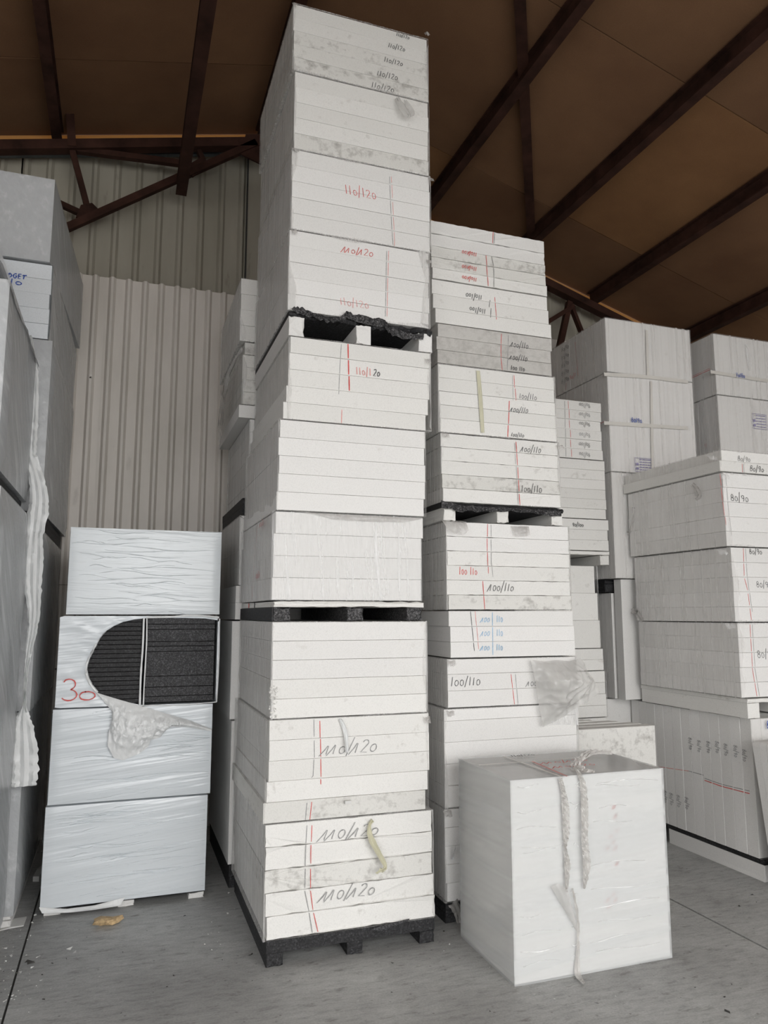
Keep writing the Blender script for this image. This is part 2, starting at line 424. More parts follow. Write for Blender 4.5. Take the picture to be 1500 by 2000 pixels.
V, Fc = bar_vf((1.67, 2.84, bz(1.67, 0)), (3.46, 5.72, bz(3.46, 0)), 0.075, 0.03)
mesh('diagonal_brace', V, Fc, M_STEEL, ceil)

tr = empty('roof_truss', (AX, 5.9, 5.4), 'dark red steel roof truss standing just in front of the gable wall', 'truss')
TY = 5.93
def tbar(nm, p, q, wpx, d=0.06, y=TY):
    P, Q = at(*p, 'Y', y), at(*q, 'Y', y)
    V, Fc = bar_vf(P, Q, d, wpx * y / 1457.0, (0, 1, 0.001) if abs(P.x - Q.x) < 0.02 else (0, 0, 1))
    mesh(nm, V, Fc, M_STEEL, tr)
def tbar2(nm, p, q, wpx, d=0.05, y=TY):       # width measured across the bar in the wall plane
    P, Q = at(*p, 'Y', y), at(*q, 'Y', y); w = wpx * y / 1457.0
    dr = (Q - P).normalized(); s = Vector((0, 1, 0)).cross(dr).normalized()
    V = [c + s * (a * w / 2) + Vector((0, b * d / 2, 0)) for c in (P, Q) for a, b in ((-1, -1), (1, -1), (1, 1), (-1, 1))]
    mesh(nm, V, [(0, 1, 2, 3), (7, 6, 5, 4), (0, 4, 5, 1), (1, 5, 6, 2), (2, 6, 7, 3), (3, 7, 4, 0)], M_STEEL, tr)
tbar2('top_chord', (-60, 289), (530, 281), 19, 0.09)
tbar2('top_chord', (1010, 525), (1330, 688), 17, 0.09)
tbar2('bottom_chord', (80, 468), (500, 280), 14, 0.05, TY - 0.02)
tbar2('bottom_chord', (1000, 672), (1120, 598), 10, 0.05, TY - 0.02)
tbar2('post', (136, 212), (141, 288), 15, 0.05, TY - 0.03)
tbar2('diagonal', (140, 290), (173, 414), 11, 0.05, TY + 0.01)
tbar2('tie', (150, 293), (372, 322), 11, 0.05, TY + 0.01)
tbar2('tie', (112, 396), (160, 418), 10, 0.05, TY + 0.01)
tbar2('diagonal', (388, 295), (402, 325), 9, 0.05, TY + 0.01)
tbar2('post', (1112, 590), (1088, 700), 13, 0.05, TY + 0.01)
tbar2('diagonal', (1116, 600), (1136, 650), 8, 0.05, TY + 0.01)
for pts in (((148, 424), (158, 400), (180, 396), (192, 408), (170, 424)), ((370, 320), (376, 345), (405, 326), (394, 306)), ((480, 262), (520, 262), (520, 325), (470, 300))):
    Pn = [at(*p, 'Y', TY - 0.03) for p in pts]; n_ = len(Pn)
    V = Pn + [p + Vector((0, 0.02, 0)) for p in Pn]
    mesh('gusset', V, [tuple(range(n_)), tuple(range(2 * n_ - 1, n_ - 1, -1))] + [(i, i + n_, (i + 1) % n_ + n_, (i + 1) % n_) for i in range(n_)], M_STEEL, tr)
V, Fc = ibeam_vf((0.315, YF, 5.07), (0.315, 5.90, 5.03), 0.085, 0.10)
o = mesh('tie_beam', V, Fc, M_STEEL, label='dark steel beam running to the gable and resting on the truss bottom chord', loc=(0.315, 2, 5.05)); o['category'] = 'beam'
V, Fc = bar_vf(at(-50, 300, 'Y', WY - 0.05), at(500, 297, 'Y', WY - 0.05), 0.04, 0.055)
o = mesh('wall_rail', V, Fc, M_GALV, label='blue-grey galvanised rail along the wall just under the dark top chord', loc=(0, WY - 0.05, 5.3)); o['category'] = 'rail'

# ------------------------------------------------------------------ boards, film, writing
def board_vf(x0, x1, y0, y1, z0, z1, nx=8, ny=2, c=0.0022, jag=0.0008, chip=0.0, seed=0):
    """slab with chamfered, slightly uneven edges; chips eat into the front lower and upper edge"""
    rnd = random.Random(seed)
    per = []           # outline in XZ, counter-clockwise seen from the front
    for i in range(nx + 1): per.append([x0 + (x1 - x0) * i / nx, z0, 0, -1])
    for i in range(1, 4): per.append([x1, z0 + (z1 - z0) * i / 4, 1, 0])
    for i in range(nx + 1): per.append([x1 - (x1 - x0) * i / nx, z1, 0, 1])
    for i in range(1, 4): per.append([x0, z1 - (z1 - z0) * i / 4, -1, 0])
    n_ = len(per)
    cx, cz = (x0 + x1) / 2, (z0 + z1) / 2
    for p in per:
        k = -rnd.uniform(0, jag)
        if chip and rnd.random() < 0.3: k -= rnd.uniform(0.2, 1) * chip
        p.append(k)
    V = []
    for ring, (yy, ins) in enumerate(((y0, c), (y0 + c, 0), (y1 - c, 0), (y1, c))):
        for x, z, nx_, nz_, k in per:
            kk = k if ring < 2 else k * 0.3
            sx = (1 if x > cx else -1); sz = (1 if z > cz else -1)
            px = x - sx * ins if (x in (x0, x1)) else x
            pz = z - sz * ins if (z in (z0, z1)) else z
            V.append((px + nx_ * kk, yy - (k * 1.5 if ring == 0 and k < -0.002 else 0), pz + nz_ * kk))
    Fc = [tuple(range(n_)), tuple(range(4 * n_ - 1, 3 * n_ - 1, -1))]
    for r in range(3):
        for i in range(n_):
            j = (i + 1) % n_
            Fc.append((r * n_ + j, r * n_ + i, (r + 1) * n_ + i, (r + 1) * n_ + j))
    return V, Fc

def wob(p, f, s=0.0):
    return noise.noise(Vector((p[0] * f[0] + s, p[1] * f[1] + s * 1.7, p[2] * f[2] - s)))

def shell_vf(x0, x1, y0, y1, z0, z1, off=0.003, amp=0.003, fr=(8, 8, 2), res=0.07, faces='LRTBK', lip=0.03, seed=0, round_=0.002):
    """film pulled round a pack; faces: Left Right Top Bottom bacK Front"""
    X0, X1, Y0, Y1, Z0, Z1 = x0 - off, x1 + off, y0 - (off if 'F' in faces else 0.0), y1 + off, z0 - off, z1 + off
    idx, V, Nn, Fc = {}, [], [], []
    def vid(p, nrm):
        k = (round(p[0], 4), round(p[1], 4), round(p[2], 4))
        if k not in idx: idx[k] = len(V); V.append(Vector(p)); Nn.append(Vector((0, 0, 0)))
        i = idx[k]
        if (Nn[i] - nrm).length > 0: Nn[i] += nrm * 0.01 if Nn[i].dot(nrm) > 0.5 * Nn[i].length and Nn[i].length > 0 else nrm
        return i
    def grid(o, u, v, nrm):
        nu = max(1, int(u.length / res)); nv = max(1, int(v.length / res))
        for i in range(nu):
            for j in range(nv):
                q = [vid(o + u * (a / nu) + v * (b / nv), nrm) for a, b in ((i, j), (i + 1, j), (i + 1, j + 1), (i, j + 1))]
                Fc.append(tuple(q))
    dx, dy, dz = Vector((X1 - X0, 0, 0)), Vector((0, Y1 - Y0, 0)), Vector((0, 0, Z1 - Z0))
    o = Vector((X0, Y0, Z0))
    if 'L' in faces: grid(o, dz, dy, Vector((-1, 0, 0)))
    if 'R' in faces: grid(o + dx, dy, dz, Vector((1, 0, 0)))
    if 'T' in faces: grid(o + dz, dx, dy, Vector((0, 0, 1)))
    if 'B' in faces: grid(o, dy, dx, Vector((0, 0, -1)))
    if 'K' in faces: grid(o + dy, dz, dx, Vector((0, 1, 0)))
    if 'F' in faces: grid(o, dx, dz, Vector((0, -1, 0)))
    for i in range(len(V)):
        nn = Nn[i]
        flat = sum(1 for a in nn if abs(a) > 0.3) == 1
        if nn.length > 0:
            d = nn.normalized()
            w = (0.5 + 0.9 * wob(V[i], fr, seed))
            if flat: V[i] = V[i] + d * (amp if abs(d.z) < 0.5 else min(amp, 0.001)) * max(0, w)
            else: V[i] = V[i] - d * round_ * 0.35
    if 'F' not in faces and lip > 0:      # a ragged lip of film folded over the front edges
        per = []
        st = 0.025
        nz, nxx = max(3, int((Z1 - Z0) / st)), max(3, int((X1 - X0) / st))
        per += [(X0, Z0 + (Z1 - Z0) * i / nz, 1, 0) for i in range(nz)]
        per += [(X0 + (X1 - X0) * i / nxx, Z1, 0, -1) for i in range(nxx)]
        per += [(X1, Z1 - (Z1 - Z0) * i / nz, -1, 0) for i in range(nz)]
        per += [(X1 - (X1 - X0) * i / nxx, Z0, 0, 1) for i in range(nxx)]
        base = len(V); n_ = len(per)
        for k, (x, z, a, b) in enumerate(per):
            w = 0.55 + 1.3 * noise.noise(Vector((x * 5 + seed, z * 5, seed))) ; w = max(0.05, w)
            L_ = lip * w * (1.0 if a else 0.35)
            yy = Y0 - 0.0035
            V.append(Vector((x, Y0 + 0.004, z))); V.append(Vector((x + a * 0.001, yy - 0.001, z + b * 0.001)))
            V.append(Vector((x + a * L_, yy - 0.001 - 0.003 * random.random(), z + b * L_)))
        for k in range(n_):
            j = (k + 1) % n_
            for r in (0, 1):
                Fc.append((base + 3 * k + r, base + 3 * k + r + 1, base + 3 * j + r + 1, base + 3 * j + r))
    return V, Fc

class Pack:
    """one wrapped pack: a root Empty, its boards, its film"""
    def __init__(s, x0, x1, y0, y1, z0, z1, n, label, group, mat=None, axis='Z', jit=0.004, dx=None, chip=0.0, name='foam_board_pack', cat='board pack', mats=None, heights=None):
        s.b = (x0, x1, y0, y1, z0, z1)
        s.root = empty(name, ((x0 + x1) / 2, (y0 + y1) / 2, z0), label, cat, group)
        s.boards = []
        rnd = random.Random(int((x0 * 13 + y0 * 7 + z0 * 101) * 100))
        mat = mat or M_FOAM
        hs = heights or [1.0 / n] * n
        cum = [0]
        for h in hs: cum.append(cum[-1] + h / sum(hs))
        for i in range(n):                # i counts from the bottom / the front / the left
            e = 0.0003
            a, b = cum[i], cum[i + 1]
            if axis == 'Z':
                q = [x0, x1, y0, y1, z0 + (z1 - z0) * a + e, z0 + (z1 - z0) * b - e]
            elif axis == 'Y':
                q = [x0, x1, y0 + (y1 - y0) * a + e, y0 + (y1 - y0) * b - e, z0, z1]
            else:
                q = [x0 + (x1 - x0) * a + e, x0 + (x1 - x0) * b - e, y0, y1, z0, z1]
            if axis == 'Z':
                d = (dx[i] if dx else 0) + rnd.uniform(-jit, jit) * 0.6
                q[0] += d; q[1] += d + rnd.uniform(-jit, jit) * 0.4
                q[2] += rnd.uniform(0, jit) * 0.8
            elif axis == 'Y':
                q[0] += rnd.uniform(0, jit) * 0.4; q[5] -= rnd.uniform(0, jit)
            else:
                q[2] += rnd.uniform(0, jit) * 0.5; q[5] -= rnd.uniform(0, jit)
            mm = mats[i] if mats else mat
            V, Fc = board_vf(*q, nx=8 if not chip else 26, chip=chip, seed=rnd.randint(0, 99999), jag=0.0006, c=rnd.uniform(0.0006, 0.0018) if axis == 'Z' else 0.0030)
            o = mesh('board', V, Fc, mm, s.root)
            s.boards.append((q, o))
    def film(s, mat=None, faces='LRTBK', lip=0.03, amp=0.003, fr=(8, 8, 2), res=0.07, name='shrink_wrap', off=0.003, label=None):
        x0, x1, y0, y1, z0, z1 = s.b
        V, Fc = shell_vf(x0 - 0.003, x1 + 0.003, y0, y1, z0, z1, off=off, amp=amp, fr=fr, res=res, faces=faces, lip=lip, seed=z0 * 3.1 + x0)
        s.wrap = mesh(name, V, Fc, mat or M_FILM, s.root, smooth=True, label=label)
        return s
    def find(s, p, axis):
        best, bd = s.boards[0], 9
        for q, o in s.boards:
            d = max(q[4] - p.z, p.z - q[5], 0) + (max(q[2] - p.y, p.y - q[3], 0) if axis == 'X' else max(q[0] - p.x, p.x - q[1], 0))
            if d < bd: best, bd = (q, o), d
        return best

# handwriting: strokes in a unit cell (x right, y up)
def arc(cx, cy, rx, ry, a0, a1, n=10):
    return [(cx + rx * math.cos(math.radians(a0 + (a1 - a0) * i / n)), cy + ry * math.sin(math.radians(a0 + (a1 - a0) * i / n))) for i in range(n + 1)]
GL = {
    '0': (0.55, [arc(0.27, 0.32, 0.22, 0.32, 100, 470, 12)]),
    'O': (0.8, [arc(0.38, 0.45, 0.34, 0.42, 100, 470, 14)]),
    '1': (0.36, [[(0.16, 1.0), (0.12, 0.0)]]),
    'l': (0.42, [[(-0.32, -0.12), (0.0, 0.42), (0.14, 0.78), (0.2, 0.75), (0.16, 0.1), (0.18, 0.0)]]),
    '/': (0.40, [[(0.32, 1.25), (0.02, -0.22)]]),
    '|': (0.30, [[(0.12, 1.2), (0.12, -0.2)]]),
    '2': (0.60, [arc(0.27, 0.72, 0.22, 0.24, 160, -30, 8) + [(0.05, 0.02), (0.52, 0.0)]]),
    '3': (0.65, [arc(0.25, 0.74, 0.26, 0.24, 150, -70, 8) + arc(0.26, 0.26, 0.32, 0.26, 80, -150, 9)]),
    '7': (0.60, [[(0.05, 0.95), (0.5, 0.95), (0.2, 0.0)], [(0.12, 0.5), (0.45, 0.5)]]),
    '8': (0.58, [arc(0.27, 0.73, 0.18, 0.23, -90, 270, 10), arc(0.27, 0.26, 0.23, 0.25, 90, 450, 10)]),
    '9': (0.58, [arc(0.27, 0.70, 0.2, 0.26, 0, 360, 10) + [(0.44, 0.3), (0.3, 0.0)]]),
    'B': (0.7, [[(0.05, 0), (0.05, 1)], arc(0.05, 0.76, 0.35, 0.24, 90, -90, 6) + arc(0.05, 0.27, 0.42, 0.26, 90, -90, 6)]),
    'U': (0.75, [[(0.05, 1), (0.05, 0.3)] + arc(0.3, 0.3, 0.25, 0.3, 180, 360, 6) + [(0.55, 1)]]),
    'D': (0.75, [[(0.05, 0), (0.05, 1)], arc(0.05, 0.5, 0.5, 0.5, 90, -90, 8)]),
    'G': (0.8, [arc(0.35, 0.5, 0.32, 0.48, 50, 330, 10) + [(0.66, 0.45), (0.35, 0.45)]]),
    'E': (0.65, [[(0.5, 1), (0.05, 1), (0.05, 0), (0.5, 0)], [(0.05, 0.52), (0.42, 0.52)]]),
    'T': (0.65, [[(0.28, 0), (0.28, 0.95)], [(-0.02, 0.95), (0.75, 1.0)]]),
    '-': (0.4, [[(0.05, 0.5), (0.35, 0.5)]]), ' ': (0.4, []),
}
def strokes(text, rnd, wide=1.0):
    out, x = [], 0.0
    for ch in text:
        w, ss = GL[ch]
        k = rnd.uniform(0.9, 1.12)
        for s_ in ss:
            out.append([(x + a * wide + rnd.uniform(-.012, .012), b * k + rnd.uniform(-.012, .012)) for a, b in s_])
        x += w * wide + 0.12
    return out, x
def ribbon_flat(lines, width, to3d):
    V, Fc = [], []
    for ln in lines:
        n_ = len(ln); b = len(V)
        for i, (x, y) in enumerate(ln):
            a, c = ln[max(0, i - 1)], ln[min(n_ - 1, i + 1)]
            tx, ty = c[0] - a[0], c[1] - a[1]; L_ = math.hypot(tx, ty) or 1
            w = width / 2 * (0.75 + 0.5 * (0.5 + 0.5 * math.sin(i * 1.7)))
            nx_, ny_ = -ty / L_ * w, tx / L_ * w
            V += [to3d(x + nx_, y + ny_), to3d(x - nx_, y - ny_)]
        for i in range(n_ - 1):
            Fc.append((b + 2 * i, b + 2 * i + 1, b + 2 * i + 3, b + 2 * i + 2))
    return V, Fc
LBL = {}
def write(pk, text, px, py, hpx, mat, axis='Y', slant=0.12, flip=False, wide=1.0, lw=0.0040, vert=False, gap=0.0010):
    """text starting at photo pixel (px,py) (lower left of the word) on the pack's front (axis Y) or left side (axis X)"""
    x0, x1, y0, y1, z0, z1 = pk.b
    pl = y0 if axis == 'Y' else x0
    p = at(px, py, axis, pl)
    q, o = pk.find(p, axis)
    d = (p - Vector((0, 0, CAMH))).dot(fw)
    h = hpx * d / F
    rnd = random.Random(int(px * 7 + py * 3))
    ss, W = strokes(text, rnd, wide)
    face = (pl if axis == 'Y' else min(q[0], pl)) - gap
    def to3d(a, b):
        a2 = a + slant * b / h * h
        if flip: a2, b = -a2, -b
        if vert: a2, b = b, -a2
        if axis == 'Y': return (p.x + a2, face, p.z + b)
        return (face, p.y - a2 * 1.0, p.z + b)
    lines = [[(a * h, b * h) for a, b in s_] for s_ in ss]
    V, Fc = ribbon_flat(lines, lw, to3d)
    return mesh('handwriting', V, Fc, mat, o, label='handwritten figures in ' + LBL[mat.name])
LBL.update({'red_marker': 'red', 'faded_red_marker': 'faded red', 'grey_pencil': 'grey pencil', 'black_marker': 'black', 'blue_marker': 'blue', 'pale_blue_marker': 'pale blue', 'purple_stamp_ink': 'purple'})
def rule(pk, pts, mat, lw=0.0035, axis='Y', gap=0.0012):
    """a marker line drawn across the boards, broken where the boards meet"""
    x0, x1, y0, y1, z0, z1 = pk.b
    pl = y0 if axis == 'Y' else x0
    P = [at(*p, axis, pl) for p in pts]
    for q, o in pk.boards:
        seg = []
        N = 60
        for i in range(N + 1):
            t = i / N * (len(P) - 1); k = min(int(t), len(P) - 2)
            v = P[k].lerp(P[k + 1], t - k)
            if q[4] + 0.001 <= v.z <= q[5] - 0.001 and (axis == 'Y' or q[2] <= v.y <= q[3]): seg.append(v)
        if len(seg) < 2: continue
        seg = [seg[0], seg[len(seg) // 2], seg[-1]]
        face = (q[2] if axis == 'Y' else q[0]) - gap
        j = random.uniform(-0.0012, 0.0012)
        if axis == 'Y': lines, f3 = [[(v.x + j, v.z) for v in seg]], lambda a, b: (a, face, b)
        else: lines, f3 = [[(v.y, v.z) for v in seg]], lambda a, b: (face, a, b)
        V, Fc = ribbon_flat(lines, lw, f3)
        mesh('marker_line', V, Fc, mat, o, label=LBL[mat.name] + ' marker line')

def strip3(pts, widths, wdir, zig=0.006, n=5, sub=4, seed=1):
    """crumpled ribbon through 3-D points; returns vertices, faces"""
    P = [Vector(p) for p in pts]; V, Fc = [], []
    path, ws = [], []
    for k in range(len(P) - 1):
        for i in range(sub):
            t = i / sub
            p0, p1, p2, p3 = P[max(0, k - 1)], P[k], P[k + 1], P[min(len(P) - 1, k + 2)]
            path.append(0.5 * ((2 * p1) + (p2 - p0) * t + (2 * p0 - 5 * p1 + 4 * p2 - p3) * t * t + (3 * p1 - p0 - 3 * p2 + p3) * t ** 3))
            ws.append(widths[k] + (widths[k + 1] - widths[k]) * t)
    path.append(P[-1]); ws.append(widths[-1])
    wdir = Vector(wdir).normalized()
    for i, (c, w) in enumerate(zip(path, ws)):
        t = (path[min(i + 1, len(path) - 1)] - path[max(i - 1, 0)]).normalized()
        s = (wdir - t * wdir.dot(t)).normalized(); nr = t.cross(s)
        for j in range(n):
            u = j / (n - 1) - 0.5
            nz = noise.noise(Vector((i * 0.55, j * 1.3, seed)))
            V.append(c + s * u * w * (1 + 0.25 * noise.noise(Vector((i * 0.7, 9, seed)))) + nr * ((zig if j % 2 else -zig) * (0.6 + nz) + nz * zig))
    for i in range(len(path) - 1):
        for j in range(n - 1):
            a = i * n + j; Fc.append((a, a + 1, a + n + 1, a + n))
    return V, Fc

def resample(P, n):
    P = [Vector(p) for p in P]; L_ = [0]
    for a, b in zip(P[:-1], P[1:]): L_.append(L_[-1] + (b - a).length)
    out = []
    for i in range(n):
        s = L_[-1] * i / (n - 1); k = 0
        while k < len(P) - 2 and L_[k + 1] < s: k += 1
        t = (s - L_[k]) / max(1e-9, L_[k + 1] - L_[k]); out.append(P[k].lerp(P[k + 1], min(1, max(0, t))))
    return out

def crumple_vf(A, B, nu, nv, bulge, amp, freq, out, seed=0, ridged=True, edge=0.3):
    """sheet lofted from line A to line B, folded and bulged along the direction `out`"""
    A, B = resample(A, nu), resample(B, nu); out = Vector(out); V, Fc = [], []
    for j in range(nv):
        v = j / (nv - 1)
        for i in range(nu):
            u = i / (nu - 1)
            p = A[i].lerp(B[i], v)
            q = Vector((p.x * freq[0] + seed, p.y * freq[1], p.z * freq[2] + seed * 2))
            n1 = noise.noise(q)
            n2 = noise.noise(q * 2.3 + Vector((5, 3, 1)))
            r = (1 - abs(n1) * 2.2) * amp + (1 - abs(n2) * 2.2) * amp * 0.45 if ridged else n1 * amp + n2 * amp * 0.4
            env = min(1, (edge + math.sin(math.pi * u)) * 1.0) * min(1, edge + math.sin(math.pi * v) * 1.2)
            V.append(p + out * (bulge * math.sin(math.pi * u) * math.sin(math.pi * min(1, v * 1.15 + .0)) + r * env))
    for j in range(nv - 1):
        for i in range(nu - 1):
            a = j * nu + i; Fc.append((a, a + 1, a + nu + 1, a + nu))
    return V, Fc

def ragged(P, amp, sub=5, seed=1):
    rnd = random.Random(seed); out = []
    for a, b in zip(P[:-1], P[1:]):
        for i in range(sub):
            out.append(a.lerp(b, i / sub) + Vector((rnd.uniform(-amp, amp) * .5, 0, rnd.uniform(-amp, amp))))
    return out + [P[-1]]
def tuft(pk, px, py, w, h, mat=None, name='film_tuft', axis='Y', seed=0, d=0.012):
    """small crumpled end of film sticking out of a seam; (px,py) its top middle, w,h in metres"""
    pl = pk.b[2] if axis == 'Y' else pk.b[0]
    p = at(px, py, axis, pl)
    rnd = random.Random(seed + int(px))
    if axis == 'Y':
        A = [p + Vector((-w / 2 + w * i / 5, -0.006, rnd.uniform(-.004, .004))) for i in range(6)]
        B = [p + Vector((-w / 2 * 0.7 + w * 0.8 * i / 5, -0.016 - rnd.uniform(0, d), -h * rnd.uniform(0.7, 1.1))) for i in range(6)]
        out = (0, -1, 0)
    else:
        A = [p + Vector((-0.010, -w / 2 + w * i / 5, rnd.uniform(-.004, .004))) for i in range(6)]
        B = [p + Vector((-0.016 - rnd.uniform(0, d), -w / 2 * .8 + w * 0.8 * i / 5, -h * rnd.uniform(0.7, 1.1))) for i in range(6)]
        out = (-1, 0, 0)
    V, Fc = crumple_vf(A, B, 12, 8, d * 0.6, 0.006, (40, 40, 30), out, seed)
    return mesh(name, V, Fc, mat or M_DIRTYFILM, pk.root, smooth=True)

def jagged_deck(name, x0, x1, y0, y1, z0, z1, mat, parent, jag=0.03, down=0.02, bumps=0.0, seed=0, nx=64, front_lo=None):
    """pallet deck whose front edge is broken off irregularly"""
    V, Fc = [], []
    rows = 4
    for i in range(nx + 1):
        u = i / nx; x = x0 + (x1 - x0) * u
        a = noise.noise(Vector((u * 7, seed, 0))) + 0.5 * noise.noise(Vector((u * 21, seed, 4)))
        b = noise.noise(Vector((u * 9, seed + 5, 0))) + 0.6 * noise.noise(Vector((u * 27, seed, 9)))
        yy = y0 + max(0, 0.35 + a) * jag
        zl = z0 - max(0, b) * down
        zt = z1
        for k in range(rows):
            t = k / (rows - 1)
            V.append((x, yy + jag * 0.25 * noise.noise(Vector((u * 40, k * 2.0, seed))) * math.sin(math.pi * t) - 0.012 * math.sin(math.pi * t) * (jag > .01), zl + (zt - zl) * t))
        V.append((x, y1, z1)); V.append((x, y1, z0)); V.append((x, yy + 0.10, z0))
    m_ = rows + 3
    for i in range(nx):
        for k in range(m_):
            j = (k + 1) % m_
            Fc.append((i * m_ + k, (i + 1) * m_ + k, (i + 1) * m_ + j, i * m_ + j))
    Fc.append(tuple(range(m_))[::-1]); Fc.append(tuple(nx * m_ + k for k in range(m_)))
    return mesh(name, V, Fc, mat, parent)

def pallet(x0, x1, y0, y1, z0, z1, label, deck_t=0.03, deck=None, run=None, jag=0.0, down=0.0, xs=None, rw=0.09, seed=1, group='foam pallets', run_label=None, rdepth=None, chip=0.004):
    r = empty('foam_pallet', ((x0 + x1) / 2, (y0 + y1) / 2, z0), label, 'pallet', group)
    deck, run = deck or M_BLACK, run or M_FOAM
    if jag > 0: jagged_deck('deck', x0, x1, y0, y1, z1 - deck_t, z1, deck, r, jag, down, seed=seed)
    else:
        V, Fc = board_vf(x0, x1, y0, y1, z1 - deck_t, z1, nx=20, chip=chip, seed=seed); mesh('deck', V, Fc, deck, r)
    xs = xs or [x0, (x0 + x1 - rw) / 2, x1 - rw]
    for i, a in enumerate(xs):
        V, Fc = board_vf(a, a + rw, y0 + 0.002, y1 - 0.01, z0, z1 - deck_t - 0.0008, nx=6, chip=chip, seed=seed + i)
        mesh('runner', V, Fc, run, r)
    return r

G_MAIN, G_2ND, G_BACK, G_RIGHT, G_LEFT = ('board packs in the tall middle stack', 'board packs in the second stack', 'board packs in the row along the gable wall', 'board packs in the right-hand stack', 'wrapped packs of the hooded load')

# ------------------------------------------------------------------ main stack (centre)
my, mY = 3.628, 4.648
p0 = pallet(0.700, 1.535, my - 0.004, mY, 0.0, 0.112, 'black foam pallet with a broken front edge under the tall middle stack', 0.052, M_BLACK, M_BLACK, jag=0.006, down=0.004, xs=[0.700, 1.085, 1.455], rw=0.078, seed=3)
# the torn grey scar on its front edge
A = [at(x, y, 'Y', my - 0.008) for x, y in ((722, 1816), (745, 1808), (775, 1800), (800, 1794))]
B = [at(x, y, 'Y', my - 0.008) for x, y in ((728, 1818), (745, 1821), (770, 1812), (798, 1798))]
V, Fc = crumple_vf(A, B, 16, 4, 0.006, 0.004, (40, 40, 40), (0, -1, 0), 2)
mesh('broken_scar', V, Fc, M_GRAPH, p0, label='lighter grey broken patch')
m1 = Pack(0.688, 1.528, my, mY, 0.116, 0.622, 5, 'bottom pack of the tall middle stack, on the black pallet, two grey 110/120', G_MAIN, M_FOAM, dx=[0.012, 0.004, -.002, 0, -.003], chip=0.004, mats=[M_FOAM, M_FOAM, M_STAIN, M_FOAM, M_FOAM]).film(lip=0.012)
write(m1, 'll0/l20', 628, 1641, 22, M_PENCIL, slant=0.35, wide=1.35, lw=0.004)
write(m1, 'll0/l20', 628, 1760, 22, M_PENCIL, slant=0.35, wide=1.25, lw=0.004)
rule(m1, [(600, 1612), (597, 1660), (595, 1740), (603, 1780), (610, 1825)], M_PENCIL, 0.003)
rule(m1, [(609, 1612), (607, 1660), (607, 1740), (612, 1780), (622, 1823)], M_RED, 0.003)
m2 = Pack(0.683, 1.503, my, mY, 0.628, 1.098, 5, 'white board pack second from the floor in the tall middle stack, one grey 110/120', G_MAIN, M_FOAM, dx=[-0.008, 0.006, 0.01, 0.012, 0.014], mats=[M_STAIN, M_FOAM, M_FOAM, M_FOAM, M_FOAM]).film(lip=0.014)
write(m2, 'll0/l20', 632, 1474, 22, M_PENCIL, slant=0.3, wide=1.25)
rule(m2, [(613, 1405), (614, 1480), (612, 1515), (609, 1519)], M_PENCIL, 0.003)
rule(m2, [(625, 1408), (626, 1470), (627, 1532)], M_RED, 0.0035)
rule(m2, [(599, 1568), (595, 1612)], M_PENCIL, 0.003)
rule(m2, [(609, 1566), (604, 1612)], M_RED, 0.003)
m3 = Pack(0.700, 1.503, my, mY, 1.104, 1.562, 5, 'plain white board pack with a chewed lower left corner, just under the black-legged pallet', G_MAIN, M_CLEAN, mats=[M_FOAM, M_FOAM, M_CLEAN, M_CLEAN, M_CLEAN]).film(lip=0.02)
# chewed corner crumbs
rnd = random.Random(3); cr = []
for i in range(46):
    c = at(rnd.uniform(526, 541), rnd.uniform(1340, 1400), 'Y', my - rnd.uniform(0.0, 0.008)); r_ = rnd.uniform(0.004, 0.010)
    vv = [c + Vector((rnd.uniform(-1, 1), rnd.uniform(-1, 1), rnd.uniform(-1, 1))).normalized() * r_ for _ in range(6)]
    cr.append((vv, [(0, 1, 2), (0, 2, 3), (0, 3, 4), (1, 4, 5), (2, 5, 3), (1, 5, 2), (0, 4, 1), (3, 5, 4)]))
o = mesh('chewed_corner', *merge(cr), M_FOAM, m3.root, label='crumbled foam at the chewed corner'); o['kind'] = 'stuff'
p1 = pallet(0.702, 1.490, my - 0.004, mY, 1.566, 1.664, 'pallet with white deck and three black legs, half way up the tall middle stack', 0.030, M_FOAM, M_BEAD, xs=[0.702, 1.075, 1.395], rw=0.085, seed=5, chip=0.005)
V, Fc = box_vf(0.6955, 0.7015, my, mY, 1.568, 1.632); mesh('side_strip', V, Fc, M_BLACK, p1)
for (a, mt, w) in ((486, M_RED, .008), (497, M_INK, .008)):
    P = at(a, 1178, 'X', 0.700)
    V, Fc = box_vf(0.699, 0.7005, P.y - w, P.y + w, 1.635, 1.662); mesh('edge_mark', V, Fc, mt, p1, label=('red' if mt is M_RED else 'black') + ' mark on the deck edge')
m4 = Pack(0.692, 1.476, my, mY, 1.669, 2.104, 4, 'white pack behind a shiny film front with slanting streaks, on the black-legged pallet', G_MAIN, M_CLEAN, dx=[0, 0.004, 0.006, 0.012]).film(M_FILMF, 'LRTBKF', 0, 0.004, (10, 10, 2), name='shrink_wrap')
for q in ((507, 1030), (499, 1130)):
    write(m4, 'll0/l20', q[0], q[1], 11, M_RED, 'X', 0.3, lw=0.004)
rule(m4, [(498, 1020), (492, 1178)], M_PINK, 0.004, 'X')
